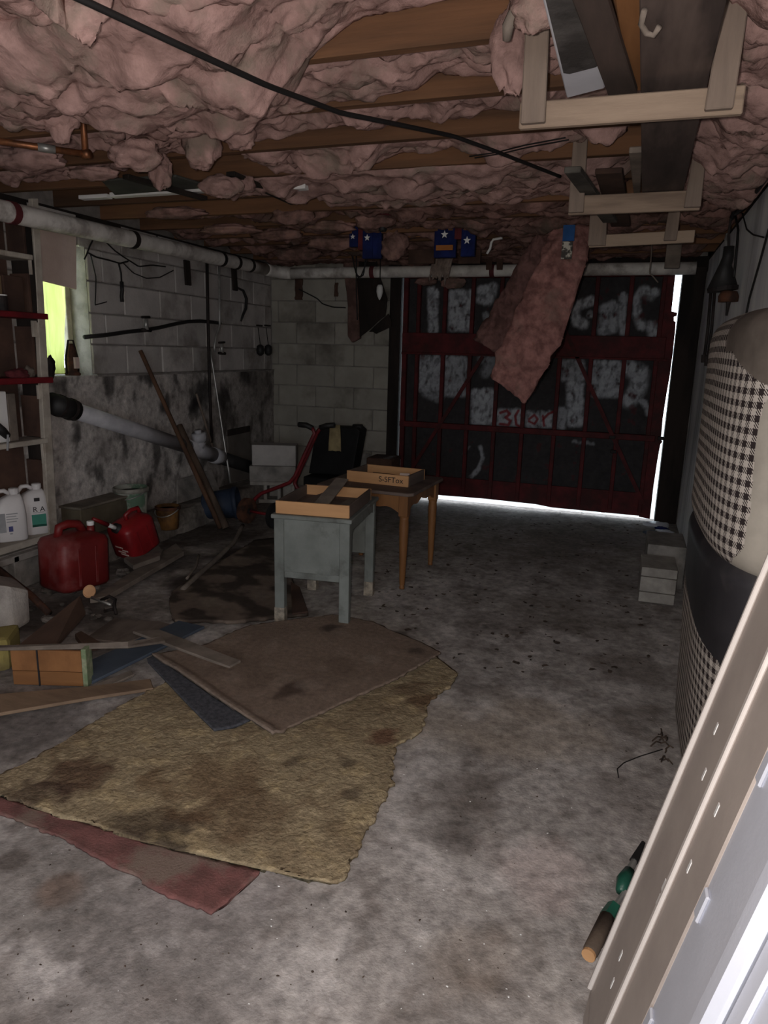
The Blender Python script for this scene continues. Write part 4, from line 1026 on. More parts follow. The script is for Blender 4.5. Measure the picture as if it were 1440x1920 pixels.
# ================================================================== SHELVING ON THE LEFT
XF = -3.21; YE = 3.235
def shelf():
    t = thing('shelf_unit', 'white painted wooden shelf unit with two red shelves', 'shelf', (-3.3, 2.7, .25))
    MB().prism([PX(60, 372, XF), PX(72, 372, XF), PX(109, 1004, XF), PX(93, 1008, XF)], (-.03, 0, 0)).build('post', M_shelfw, t, bevel=.003, world=True)
    zz = []
    for (x, y, th, m) in ((50, 481, .028, M_shelfw), (60, 592, .032, M_shelfr), (70, 713, .034, M_shelfr), (75, 828, .03, M_shelfw), (95, 1006, .04, M_shelfw)):
        z = PX(x, y, XF).z; zz.append(z)
        MB().span((-3.38, 1.9, z - th / 2), (XF + (.003 if m is M_shelfw else .02), YE if m is M_shelfw else YE + .06, z + th / 2)).build('shelf_board', m, t, bevel=.004, world=True)
    for (z0, z1, x1) in ((zz[0] + .02, zz[0] + .26, XF - .035), (zz[1] + .02, zz[1] + .23, XF - .03), (zz[2] + .03, zz[2] + .30, XF - .035), (zz[3] + .02, zz[3] + .26, XF - .032), (zz[4] + .03, zz[4] + .46, XF - .03)):
        MB().span((-3.37, YE - .02, z0), (x1, YE - .002, z1)).build('end_board', M_brownbd, t, bevel=.002, world=True)
    for (x, y0, y1) in ((57, 486, 516), (62, 601, 632), (72, 722, 748), (80, 832, 868)):
        a, b = PX(x, y0, XF - .01), PX(x + 12, y1, XF - .01)
        MB().span((XF - .03, a.y, b.z), (XF - .012, b.y, a.z)).build('cleat', M_shelfw, t, bevel=.002, world=True)
    MB().span((XF - .03, 1.9, zz[4]), (XF, 1.97, 1.95)).build('post', M_shelfw, t, world=True)
    MB().span((-3.37, YE + .001, zz[4] + .03), (XF - .004, YE + .009, 2.06)).build('side_panel', M_darkwood, t, world=True)
    MB().span((-3.385, 1.9, zz[4]), (-3.372, YE - .03, 2.06)).build('back_board', M_brownbd, t, world=True)
    return zz
ZSH = shelf()
def shelf_box(nm, x0, x1, y0, zi, Xf, d, m, label, cat, th=.018, bev=.004):
    z = ZSH[zi] + th
    ya = PX(x0, 700, Xf).y; yb = min(PX(x1, 700, Xf).y, YE - .03); zt = PX((x0 + x1) / 2, y0, Xf).z
    o = MB().span((Xf - d, ya, z), (Xf, yb, zt)).build(nm, m, bevel=bev); return tag(o, label, cat)
shelf_box('carton', -20, 20, 516, 1, -3.25, .115, M_card, 'tan carton standing on the upper red shelf', 'box')
shelf_box('wooden_box', 22, 58, 519, 1, -3.235, .13, M_brownbd, 'dark brown box on the upper red shelf beside the post', 'box')
shelf_box('white_sheet', -40, 9, 408, 0, -3.3, .03, M_white, 'white panel standing on the topmost shelf', 'panel', .015)
shelf_box('white_box', -30, 8, 735, 3, -3.25, .11, M_white, 'white box on the upper white shelf', 'box', .016)
shelf_box('grey_carton', 9, 25, 738, 3, -3.25, .11, M_greywd, 'grey carton beside the white box on the shelf', 'box', .016)
p = PX(4, 585, -3.225); p.z = ZSH[1] + .017
t = thing('paint_can', 'small dark can with a pale lid on the upper red shelf', 'can', p)
MB().lathe([(.03, 0), (.032, .01), (.032, .07), (.03, .076)], p, n=18).build('can_body', M_iron, t, smooth_=False, world=True)
MB().lathe([(.031, .076), (.032, .082), (.028, .084)], p, n=18).build('lid', M_white, t, world=True)
# rag bundle on the lower red shelf
p = PX(33, 704, -3.25); p.z = ZSH[2] + .035
scrap(0, 0, 0, .05, .06, .03, 51, 'crumpled maroon rag on the lower red shelf', None, M_redcl, p); COL.objects[-1].name = 'rag'; COL.objects[-1]['category'] = 'rag'
p = PX(54, 700, -3.27); p.z = ZSH[2] + .04
scrap(0, 0, 0, .03, .03, .035, 52, 'grey wad of cloth on the lower red shelf', None, M_greywd, p); COL.objects[-1].name = 'cloth_wad'; COL.objects[-1]['category'] = 'cloth'
# black pliers-like tool on the upper white shelf
z = ZSH[3] + .03
t = thing('clamp_tool', 'black clamp with a dangling pale tag on the white shelf', 'tool', PX(10, 820, -3.24))
pa = [PX(-8, 800, -3.235), PX(4, 808, -3.235), PX(14, 818, -3.235)]
MB().tube(pa, [.03, .026, .02], 10).build('tool_body', M_blackrub, t, smooth_=True, world=True)
MB().tube([PX(15, 815, -3.205), PX(14, 845, -3.202)], .006, 8).build('tag', M_greyprint, t, world=True)

def jug(px, py, rz, label, kind):
    z = ZSH[4] + .021; b = PX(px, py, -3.295); b.z = z
    t = thing('plastic_jug', label, 'jug', b, (0, 0, rz))
    S = 1.0
    loft([(0, 0, .0, .074, .05), (0, 0, .008, .082, .058), (0, 0, .15, .082, .058), (0, 0, .20, .078, .054), (.012, 0, .245, .058, .042), (.03, 0, .268, .03, .028)], 36, 4.5).build('body', M_jug, t, smooth_=True)
    MB().lathe([(.022, .262), (.022, .275), (.027, .276), (.027, .300), (.02, .304)], (.03, 0, 0), n=20).build('cap', M_jug, t)
    MB().tube([(.005, 0, .272), (-.02, 0, .292), (-.05, 0, .29), (-.074, 0, .262), (-.078, 0, .22), (-.07, 0, .19)], [.011, .013, .013, .013, .013, .012], 10).build('handle', M_jug, t, smooth_=True)
    yf = -.0595
    def lab(x0, x1, z0, z1, m, nm='label'): return MB().span((x0, yf, z0), (x1, yf + .004, z1)).build(nm, m, t)
    if kind == 0:
        lab(-.074, -.035, .06, .17, M_greyprint, 'label')
        for k in range(4): lab(-.03, .03 - .008 * (k % 2), .162 - k * .015, .167 - k * .015, M_greyprint, 'print_line')
        lab(-.022, .0, .062, .092, M_blueprint, 'blue_mark'); lab(-.018, -.004, .046, .054, M_greyprint, 'print_line')
    else:
        lab(-.02, .058, .05, .125, M_tealprint, 'teal_label'); lab(.0, .03, .205, .225, M_ink, 'dark_label'); lab(-.02, .058, .05, .064, M_greengl, 'label_band')
        text_obj('letters', 'R A', .044, frame((.022, yf - .001, .155), (1, 0, 0), (0, 0, 1)), M_ink, t, world=False)
        lab(-.01, .05, .135, .138, M_greyprint, 'print_line')
    return t
jug(22, 1000, 1.0, 'white plastic jug with faint grey print nearest the gas can', 0)
jug(64, 985, 1.0, 'white plastic jug with teal label and letters R A', 1)

# ================================================================== LEFT CLUTTER
def gas_can(loc, rot, label, m, s=1.0, kind=0):
    t = thing('gas_can', label, 'gas can', loc, rot)
    hx, hy, h = .14 * s, .115 * s, .27 * s
    loft([(0, 0, .0, hx * .93, hy * .93), (0, 0, .015 * s, hx, hy), (0, 0, h * .86, hx, hy), (0, 0, h * .95, hx * .93, hy * .9), (0, 0, h, hx * .7, hy * .6), (0, 0, h * 1.03, hx * .55, hy * .45)], 40, 7).build('body', m, t, smooth_=True)
    for x in (-.35, .35):
        MB().span((hx * x - .008 * s, -hy * 1.012, h * .08), (hx * x + .008 * s, -hy * .98, h * .8)).build('rib', m, t, bevel=.003)
    if kind == 0:
        MB().tube([(-hx * .6, 0, h * .98), (-hx * .55, 0, h * 1.16), (-.2 * hx, 0, h * 1.2), (hx * .2, 0, h * 1.17), (hx * .45, 0, h * .99)], [.022 * s] * 5, 10).build('handle', m, t, smooth_=True)
        MB().tube([(hx * .62, -hy * .2, h * .92), (hx * .62, -hy * .2, h * 1.12)], [.024, .02], 12).build('neck', m, t, smooth_=True)
        MB().lathe([(.02, 0), (.021, .02), (.018, .024)], (hx * .62, -hy * .2, h * 1.12), n=14).build('cap', M_white, t)
    else:
        MB().tube([(-hx * .1, 0, h * 1.0), (-hx * .1, 0, h * 1.16), (hx * .3, 0, h * 1.2), (hx * .75, 0, h * 1.14), (hx * .8, 0, h * .95)], [.016 * s] * 5, 10).build('handle', m, t, smooth_=True)
        a = Vector((-hx * .75, 0, h * .92)); d = Vector((-.62, 0, .72)).normalized()
        MB().tube([a - d * .03, a + d * .03], [.036, .032], 14).build('collar', M_blackrub, t, smooth_=True)
        MB().tube([a + d * .02, a + d * .10], [.014, .013], 10).build('spout_base', M_white, t, smooth_=True)
        MB().tube([a + d * .095, a + d * .22], [.016, .010], 10).build('spout', m, t, smooth_=True)
        for k, (y0, y1) in enumerate(((-.55, .1), (-.35, .3), (-.6, -.1), (-.2, .45))): MB().span((-hx * 1.012, hy * y0, h * (.16 + .07 * k)), (-hx * .985, hy * y1, h * (.20 + .07 * k))).build('print_patch', M_whiteboard, t)
    return t
gas_can(PZ(133, 1108, .035) + Vector((-.06, .10, 0)), (0, .03, math.radians(78)), 'large dusty red gas can with white cap at the end of the shelf', M_redcan2, 1.12, 0)
gas_can(PZ(255, 1035, .10) + Vector((-.03, .06, .0)), (math.radians(4), math.radians(-20), math.radians(80)), 'small red gas can with long spout tilted on a plank', M_redcan, .86, 1)

# rubble under the cans
def stone(p, s, seed, m=M_rubble):
    n, k = 10, 7
    th, ph = np.meshgrid(np.linspace(0, 2 * np.pi, n, endpoint=False), np.linspace(.1, np.pi - .1, k), indexing='ij')
    d = np.stack([np.cos(th) * np.sin(ph), np.sin(th) * np.sin(ph), np.cos(ph)], -1)
    r = 1 + .5 * fbm(d[..., 0] * 1.7 + seed, d[..., 1] * 1.7, d[..., 2] * 1.7, 3)
    return np.transpose(d * r[..., None] * np.array(s) + np.array(p), (1, 0, 2))
rng = random.Random(5)
for k in range(34):
    x, y = rng.uniform(60, 215), rng.uniform(1090, 1165)
    if k > 20: x, y = rng.uniform(170, 330), rng.uniform(1010, 1075)
    s_ = rng.uniform(.015, .04); p = PZ(x, y, s_ * .4)
    o = grid_obj('rubble_piece', stone(p, (s_ * rng.uniform(.8, 1.5), s_, s_ * .6), k * 1.7), M_rubble, close_v=True, caps=True, smooth_=False)
    tag(o, 'small lump of dark rubble around the red gas cans', 'rubble', 'rubble lumps near the gas cans')

def quad(nm, px4, th, m, label, cat, zs, bev=.003, group=None):
    if not isinstance(zs, (list, tuple)): zs = [zs] * len(px4)
    pts = [PZ(x, y, z) for (x, y), z in zip(px4, zs)]
    o = MB().prism(pts, (0, 0, -th)).build(nm, m, bevel=bev); return tag(o, label, cat, group)
M_plkdark = mat('brown_warped_plank', srgb(92, 70, 58), srgb(66, 50, 42), scale=5, stretch=(1, .3, 1), rough=.85, bump=.12)
quad('warped_plank', [(34, 1209), (150, 1116), (160, 1146), (106, 1207)], .02, M_plkdark, 'dark brown warped plank resting on the wooden crate', 'plank', [.165, .22, .14, .165])
# crate
a, b = PZ(25, 1284), PZ(166, 1288)
d = (b - a); L = d.length; ang = math.atan2(d.y, d.x)
t = thing('wooden_crate', 'small wooden crate with a green painted end on the floor', 'crate', a, (0, 0, ang))
H = .158
MB().span((0, 0, .065), (L - .022, .014, H)).build('side_board', M_orange, t, bevel=.002); MB().span((0, .002, .0), (L - .022, .014, .062)).build('side_board', mat('crate_dark_board', srgb(140, 96, 58), srgb(116, 78, 48), scale=6, stretch=(.2, 1, 1.5), rough=.8, bump=.1), t, bevel=.002)
MB().span((L - .02, -.004, 0), (L, .055, H + .01)).build('end_board', M_greenp, t, bevel=.002); MB().span((0, .014, 0), (.016, .055, H)).build('end_board', M_orange, t, bevel=.002)
MB().span((0, .041, 0), (L - .02, .055, H - .02)).build('side_board', M_brownbd, t, bevel=.002); MB().span((.016, .014, .0), (L - .02, .041, .012)).build('bottom_board', M_brownbd, t)
MB().span((L * .345, -.003, .0), (L * .365, .003, H)).build('slot_strip', M_ink, t)
# yellow foam
fa, fb = PZ(-60, 1272), PZ(21, 1258)
tag(MB().prism([fa, fb, fb + Vector((-.10, .16, 0)), fa + Vector((-.10, .16, 0))], (0, 0, .15)).build('foam_block', M_yel, bevel=.025, bseg=2), 'lump of yellow foam beside the wooden crate', 'foam')
quad('slate_board', [(172, 1278), (172, 1236), (335, 1163), (384, 1174)], .014, M_slate, 'slate blue board lying flat beside the crate', 'board', .03)
quad('wood_lath', [(-20, 1216), (-20, 1210), (240, 1203), (305, 1192), (310, 1202), (240, 1211)], .012, M_greywd, 'long thin grey slat laid over the crate', 'slat', [.18, .18, .17, .09, .085, .16])
quad('grey_plank', [(248, 1183), (300, 1180), (452, 1238), (430, 1250)], .014, M_greywd, 'weathered grey plank crossing the slate board onto the carpet', 'plank', .05)
quad('floor_plank', [(-30, 1303), (170, 1286), (282, 1272), (288, 1290), (180, 1306), (-30, 1342)], .014, mat('worn_tan_plank', srgb(146, 122, 100), srgb(112, 92, 76), scale=6, stretch=(.3, 1, 1), rough=.9, bump=.15), 'worn tan plank on the floor in front of the crate', 'plank', .02)
quad('splintered_plank', [(172, 1285), (245, 1256), (252, 1264), (190, 1292)], .012, M_greywd, 'splintered offcut of pale wood beside the slate board', 'offcut', .018)
quad('brown_offcut', [(140, 1188), (152, 1182), (193, 1206), (160, 1212)], .03, M_plkdark, 'dark brown wood offcut behind the crate', 'offcut', [.08, .08, .05, .06])
quad('dusty_board', [(160, 1196), (215, 1158), (300, 1165), (330, 1172), (235, 1205)], .012, mat('dusty_grey_board', srgb(118, 106, 98), srgb(84, 74, 68), scale=9, stretch=(1, .4, 1), rough=.95, bump=.2), 'dusty grey board partly under the slate board', 'board', .018)
quad('long_board', [(330, 1018), (345, 1034), (200, 1118), (168, 1122)], .03, M_greywd, 'long grey board lying beside the small gas can', 'board', .045)
quad('short_board', [(232, 1046), (290, 1020), (306, 1030), (300, 1042), (250, 1060)], .03, M_greywd, 'short pale board under the small gas can', 'board', .09)
o = MB().tube([Vector(q) for q in resample([PZ(455, 985, .05), PZ(440, 1015, .03), PZ(410, 1045, .03), PZ(375, 1075, .03), PZ(342, 1106, .02)], 20)], .016, 8).build('flat_hose', M_greywd, smooth_=True); tag(o, 'stiff grey hose lying across the dark floor stain', 'hose')
o = MB().tube([Vector(q) for q in resample([PZ(373, 1040, .02), PZ(368, 1062, .02), PZ(350, 1085, .02)], 12)], .008, 6).build('thin_hose', M_greywd, smooth_=True); tag(o, 'thin pale hose end beside the stiff grey hose', 'hose')
# dark wet plywood sheet
P = coons([PZ(322, 1108, .02), PZ(400, 1060, .02), PZ(478, 1012, .02), PZ(520, 1008, .02)], [PZ(326, 1162, .02), PZ(440, 1165, .02), PZ(578, 1150, .02)],
          [PZ(322, 1108, .02), PZ(316, 1130, .02), PZ(326, 1162, .02)], [PZ(520, 1008, .02), PZ(548, 1085, .02), PZ(578, 1150, .02)], 60, 50)
n = fbm(P[..., 0] * 4, P[..., 1] * 5, 3, 4); P[..., 2] += .006 * n
c = np.zeros(P.shape) + np.array(srgb(112, 98, 88)); c = mixc(c, smooth(-.15, .2, n) * .85, srgb(48, 39, 34)); c = mixc(c, smooth(.3, .6, -n) * .7, srgb(122, 110, 100))
tag(slab('plywood_sheet', P, .016, M_ply, col=c, jitter=.012), 'dark damp plywood sheet lying under the grey desk', 'plywood')
quad('plywood_scrap', [(545, 1090), (562, 1100), (578, 1146), (548, 1150)], .012, M_brownbd, 'brown plywood scrap behind the desk leg', 'scrap', .034)

# iron pipe, valve tool, disc
o = MB().tube([PZ(-10, 1062, .22), PZ(60, 1118, .10), PZ(92, 1150, .04)], .018, 10).build('iron_pipe', M_rust, smooth_=True); tag(o, 'rusty iron pipe leaning out from under the shelf', 'pipe')
t = thing('valve_tool', 'rusty spring valve tool lying by the large gas can', 'tool', PZ(195, 1130, .05))
MB().tube([PZ(172, 1120, .06), PZ(208, 1134, .05)], .008, 8).build('spring_rod', M_galv, t, smooth_=True, world=True)
MB().tube([PZ(190, 1125, .06), PZ(205, 1118, .09), PZ(216, 1124, .07), PZ(214, 1135, .05), PZ(218, 1152, .01)], .009, 8).build('arm', M_iron, t, smooth_=True, world=True)
MB().tube([PZ(195, 1146, .02), PZ(212, 1142, .03)], .008, 8).build('arm', M_iron, t, smooth_=True, world=True)
p = PZ(168, 1109, .07); M_ = frame(p, (1, .2, 0), (0, .5, .9)).to_3x3()
t = thing('round_cap', 'pale tan round cap lying below the large gas can', 'cap', p)
MB().lathe([(.034, -.006), (.036, 0), (.036, .006), (.031, .007), (.029, .004), (.005, .004)], p, M_, n=24).build('cap_disc', M_spongy, t, world=True)
# concrete blocks below the shelf
t = thing('cinder_block', 'grey cinder block with a hollow side under the shelf', 'block', PX(20, 1110, -3.2))
z1 = ZSH[4] - .025
ya, yb = 2.62, 3.12
MB().span((-3.37, ya, .0), (-3.19, yb, z1)).build('block_core', M_cinder2, t, bevel=.008, world=True)
for q in ((ya, .0, ya + .04, z1), (yb - .04, .0, yb, z1), ((ya + yb) / 2 - .02, .0, (ya + yb) / 2 + .02, z1)): MB().span((-3.19, q[0], q[1]), (-3.14, q[2], q[3])).build('web', M_cinder2, t, bevel=.005, world=True)
MB().span((-3.19, ya, z1 - .04), (-3.14, yb, z1 - .001)).build('web', M_cinder2, t, bevel=.005, world=True)
cz = [PZ(-40, 1196), PZ(30, 1184), PZ(57, 1168)]
tp = [PY(-40, 1092, cz[0].y + .02), PY(20, 1098, cz[1].y + .02), PY(54, 1106, cz[2].y + .02)]
bk = Vector((-.22, .12, 0))
m_ = MB().add([cz[0], cz[1], cz[2], cz[2] + bk, cz[0] + bk] + [tp[0], tp[1], tp[2], tp[2] + bk, tp[0] + bk], [(0, 1, 2, 3, 4), (5, 6, 7, 8, 9), (0, 1, 6, 5), (1, 2, 7, 6), (2, 3, 8, 7), (3, 4, 9, 8), (4, 0, 5, 9)])
tag(m_.build('concrete_chunk', mat('whitewashed_concrete', srgb(186, 178, 170), srgb(150, 142, 136), scale=7, rough=.95, bump=.35), bevel=.02, bseg=2), 'whitewashed chunk of broken concrete under the iron pipe', 'chunk')

# buckets, box and pots on the footing
ZF = .168
t = thing('storage_box', 'drab brown box with a pink dot against the wall footing', 'box', PZ(160, 1000, ZF))
a, b = PZ(112, 1008, ZF), PZ(160, 998, ZF)
pts = [PX(115, 1006, -3.24), PX(222, 968, -3.24)]
zb = ZF + .003
MB().span((-3.38, 3.46, zb), (-3.22, 3.93, zb + .185)).build('box_body', mat('drab_box', srgb(104, 94, 78), srgb(84, 76, 62), scale=5, rough=.9), t, bevel=.006, world=True)
MB().span((-3.385, 3.45, zb + .185), (-3.21, 3.94, zb + .20)).build('box_lid', mat('drab_lid', srgb(128, 118, 106), srgb(100, 92, 82), scale=5, rough=.9), t, bevel=.004, world=True)
p = PX(170, 986, -3.218); MB().lathe([(.022, -.002), (.022, .004)], p, Euler((0, math.pi / 2, 0)).to_matrix(), n=20).build('pink_dot', mat('pink_sticker', srgb(190, 70, 84), rough=.7, bump=0), t, world=True)
def bucket(loc, r, h, label, m, rim, rot=(0, 0, 0), nm='bucket', bail=True):
    t = thing(nm, label, 'bucket', loc, rot)
    MB().lathe([(r * .84, 0), (r * .86, .006), (r, h), (r * .96, h), (r * .82, .012), (.002, .012)], n=28).build('bucket_body', m, t, smooth_=True)
    MB().lathe([(r * 1.0, h * .86), (r * 1.06, h * .87), (r * 1.07, h * .98), (r * 1.0, h), (r * .97, h), (r * .97, h * .86)], n=28).build('rim', rim, t, smooth_=True)
    if bail: MB().tube([(r * 1.05 * math.cos(a), .03 - .0 * a, h * .9 - r * .9 * math.sin(a)) if False else (r * 1.06 * math.cos(a), -r * 1.07 * math.sin(a) , h * .9 - .05 * math.sin(a)) for a in np.linspace(0, math.pi, 14)], .004, 6).build('bail', M_galv, t, smooth_=True)
    return t
bucket(PZ(240, 978, ZF) + Vector((.0, .05, .004)), .115, .24, 'green and white bucket with a dirty rim against the wall', M_bucketg, M_buckw)
t = bucket(PZ(300, 990, .085) + Vector((.06, .02, .0)), .085, .17, 'yellow brown metal can with a drooping handle beside the bucket', M_yellowcan, M_rust, nm='metal_can')
q = PZ(395, 985, 0) + Vector((-.12, .10, .125))
d = Vector((.85, .35, .12)).normalized(); yy = Vector((0, 0, 1)).cross(d).normalized(); M3 = Matrix((d.cross(yy) * -1, yy, d)).transposed()
bucket(q, .125, .28, 'navy blue bucket lying on its side by the poles', M_navy, M_navy, rot=M3.to_euler(), bail=False)

# poles and rods leaning on the left wall
def pole(nm, a, b, r, m, label, cat, n=10):
    o = MB().tube([Vector(p) for p in resample([a, b], 12)], r if not isinstance(r, tuple) else list(np.linspace(r[0], r[1], 12)), n).build(nm, m, smooth_=True); return tag(o, label, cat)
pole('wooden_pole', PX(263, 657, XL + .045), PZ(413, 990, .02), (.015, .019), mat('rusty_pole', srgb(98, 70, 52), srgb(62, 44, 34), scale=9, stretch=(1, 1, .3), rough=.85), 'long rusty brown pole leaning on the left wall', 'pole')
pole('shovel_handle', PX(336, 797, XL + .10), PZ(424, 990, .02), (.024, .030), mat('grey_brown_handle', srgb(94, 78, 66), srgb(64, 52, 44), scale=9, stretch=(1, 1, .3), rough=.9), 'thick shorter wooden handle leaning beside the long pole', 'pole')
pole('thin_stick', PX(368, 738, XL + .045), PX(408, 868, XL + .06), .010, M_rackv, 'thin weathered stick leaning behind the waste pipe', 'stick')
pole('steel_rod', PX(394, 655, XL + .05), PX(432, 905, XL + .22), .008, M_galv, 'bright steel rod leaning past the waste pipe', 'rod')
a, b = PX(426, 806, XL + .05), PX(466, 798, XL + .05)
tag(MB().prism([a, b, b + Vector((0, 0, -.055)), a + Vector((0, 0, -.055))], (.02, 0, 0)).build('dark_lath', M_darkwood, bevel=.002), 'short dark lath fixed on the left wall near the corner', 'lath')
pts = [PX(424, 818, XL + .035), PX(466, 806, XL + .035), PX(470, 895, XL + .045), PX(430, 905, XL + .045)]
tag(MB().prism(pts, (.014, 0, 0)).build('grey_board', mat('corner_grey_board', srgb(112, 104, 98), srgb(90, 84, 78), scale=5, rough=.9), bevel=.002), 'grey board leaning against the wall in the corner', 'board')
pts = [PX(330, 900, XL + .06), PX(395, 880, XL + .06), PX(410, 920, XL + .16), PX(330, 945, XL + .16)]
tag(MB().prism(pts, (.014, 0, 0)).build('stone_slab', M_cinder2, bevel=.004), 'grey slab leaning on the wall behind the navy bucket', 'slab')

# lantern-like rusty thing on the window ledge
p = PX(139, 702, XL + .03); p.z = ZLED + .004; p.y -= .01
t = thing('rusty_lantern', 'rusty ruined lantern standing on the window ledge', 'lantern', p)
MB().lathe([(.045, 0), (.05, .012), (.03, .03), (.034, .1), (.03, .15), (.018, .18), (.012, .2)], p, n=14).build('lantern_body', M_rust, t, smooth_=True, world=True)
MB().tube([p + Vector((0, -.05, .01)), p + Vector((.0, -.055, .1)), p + Vector((0, -.02, .22)), p + Vector((0, .02, .22)), p + Vector((0, .055, .1)), p + Vector((0, .05, .01))], .006, 6).build('lantern_frame', M_iron, t, smooth_=True, world=True)
MB().span((p.x + .028, p.y - .018, p.z + .045), (p.x + .042, p.y + .018, p.z + .115)).build('pale_panel', M_whiteboard, t, world=True)
p = PX(95, 695, XL + .03); p.z = ZLED + .002
scrap(0, 0, 0, .025, .03, .06, 61, 'dark crumpled debris on the window ledge', None, M_iron, p + Vector((0, 0, .06))); COL.objects[-1].name = 'ledge_debris'; COL.objects[-1]['category'] = 'debris'

# ================================================================== BACK LEFT: BLOCKS, CART, CASE
def cinder(loc, rot, dims, label, m, holes=0):
    t = thing('concrete_block', label, 'block', loc, rot); w, d, h = dims
    if holes == -1:
        z = 0
        for hh in (.30, .43, .27):
            MB().span((-w / 2, -d / 2, z + .002), (w / 2, d / 2, z + h * hh - .002)).build('course', m, t, bevel=.006, bseg=2); z += h * hh
    elif not holes:
        MB().span((-w / 2, -d / 2, 0), (w / 2, d / 2, h)).build('block_body', m, t, bevel=.008, bseg=2)
    else:
        MB().span((-w / 2, d / 2 - .03, 0), (w / 2, d / 2, h)).build('block_body', m, t, bevel=.008)
        MB().span((-w / 2, -d / 2, h - .035), (w / 2, d / 2 - .028, h)).build('face_shell', m, t, bevel=.006); MB().span((-w / 2, -d / 2, 0), (w / 2, d / 2 - .028, .035)).build('face_shell', m, t, bevel=.006)
        for k in range(holes + 1):
            x = -w / 2 + .016 + (w - .032) * k / holes
            MB().span((x - .016, -d / 2, .03), (x + .016, d / 2 - .028, h - .03)).build('web', m, t, bevel=.005)
    return t
rzb = math.radians(20)
bx = PZ(520, 952, 0); bx = Vector((-3.03, 5.70, 0))
cinder(bx, (0, 0, rzb), (.41, .2, .20), 'bottom cinder block with three hollow cores in the left stack', M_cinder, 3)
cinder(bx + Vector((0, 0, .201)), (0, 0, rzb + .05), (.42, .2, .145), 'dirty middle concrete block in the left stack', M_cinder2)
cinder(bx + Vector((.01, .02, .347)), (0, 0, rzb), (.40, .2, .19), 'pale top concrete block in the left stack', M_block)
# hand cart
t = thing('hand_cart', 'red tubular hand cart with black grips and a rusty wheel', 'cart', PZ(466, 985))
Yc = 4.95
cw = PY(463, 958, 4.85)
m1 = [PY(*q, Yc) for q in ((585, 802), (590, 812), (572, 850), (553, 893), (543, 905), (520, 914), (490, 925), (478, 935), (471, 950))]
m2 = [PY(*q, Yc + .12) for q in ((602, 801), (594, 812), (577, 852), (556, 895), (552, 905), (556, 914), (566, 921), (590, 924))]
MB().tube([Vector(q) for q in resample(m1, 40)], .015, 10).build('frame_tube', M_cartred, t, smooth_=True, world=True); MB().tube([Vector(q) for q in resample(m2, 40)], .015, 10).build('frame_tube', M_cartred, t, smooth_=True, world=True)
MB().tube([PY(560, 796, Yc), PY(574, 797, Yc), PY(586, 803, Yc)], .021, 10).build('grip', M_blackrub, t, smooth_=True, world=True)
MB().tube([PY(600, 802, Yc + .12), PY(612, 798, Yc + .12), PY(627, 797, Yc + .12)], .021, 10).build('grip', M_blackrub, t, smooth_=True, world=True)
Rw = Euler((math.radians(90), 0, math.radians(78))).to_matrix()
wc = Vector((cw.x, cw.y, .105))
MB().lathe([(.03, -.022), (.075, -.024), (.104, -.018), (.104, .018), (.075, .024), (.03, .022)], wc, Rw, n=26).build('wheel', M_rust, t, smooth_=False, world=True)
MB().lathe([(.022, -.04), (.022, .04)], wc, Rw, n=12).build('hub', M_iron, t, world=True)
ax_ = Rw @ Vector((0, 0, 1)); ax_ = ax_ if ax_.x > 0 else -ax_
MB().tube([wc, wc + ax_ * .30], .012, 8).build('axle', M_cartred, t, smooth_=True, world=True)
MB().lathe([(.03, -.02), (.104, -.018), (.104, .018), (.03, .02)], wc + ax_ * .30, Rw, n=26).build('wheel', M_blackrub, t, world=True)
MB().tube([PY(471, 950, Yc), wc + ax_ * .04], .013, 8).build('frame_tube', M_cartred, t, smooth_=True, world=True); MB().tube([PY(590, 924, Yc + .12), wc + ax_ * .28], .012, 8).build('frame_tube', M_cartred, t, smooth_=True, world=True)
# black case on a dark crate against the back wall
yc = 6.12
t = thing('black_case', 'upright black case with rounded corners by the back wall', 'case', (-2.6, yc, .2))
pts = [PY(578, 888, yc), PY(592, 806, yc), PY(598, 800, yc), PY(668, 802, yc), PY(675, 808, yc), PY(660, 892, yc)]
MB().prism(pts, (0, .2, 0)).build('case_body', M_case, t, bevel=.015, bseg=2, world=True)
MB().tube([PY(655, 803, yc - .0) + Vector((0, .1, .0)), PY(672, 803, yc) + Vector((0, .1, .0))], .03, 10).build('latch', M_blackrub, t, smooth_=True, world=True)
zc = PY(578, 888, yc).z
tag(MB().span((-2.86, 5.98, 0), (-2.36, 6.36, zc - .004)).build('dark_crate', M_case, bevel=.008), 'low black crate under the upright black case', 'crate')
P = coons([PY(619, 796, yc - .012), PY(638, 797, yc - .012)], [PY(616, 845, yc - .012), PY(640, 846, yc - .012)], [PY(619, 796, yc - .012), PY(616, 845, yc - .012)], [PY(638, 797, yc - .012), PY(640, 846, yc - .012)], 14, 24)
P[..., 1] -= .006 + .006 * np.abs(fbm(P[..., 0] * 30, P[..., 2] * 12, 3, 3)); P[..., 2] += .012 * fbm(P[..., 0] * 30, 2, 1, 2) * np.linspace(0, 1, 24)[None, :]
tag(slab('rag', P, .008, M_rag, normal=(0, -1, 0)), 'yellowish rag draped over the black case', 'rag')
a, b = PY(687, 858, 6.0), PY(733, 890, 6.0)
tag(MB().span((a.x, 6.0, 0), (b.x, 6.28, a.z)).build('brown_crate', M_brownbd, bevel=.006), 'dark brown crate behind the wooden table', 'crate')
pts = [PY(672, 905, 6.36), PY(676, 850, 6.37), PY(694, 851, 6.37), PY(690, 905, 6.36)]
tag(MB().prism(pts, (0, .012, 0)).build('leaning_board', M_cinder2, bevel=.002), 'pale grey board leaning on the back wall by the case', 'board')
a, b = PY(732, 860, 6.3), PY(750, 886, 6.3)
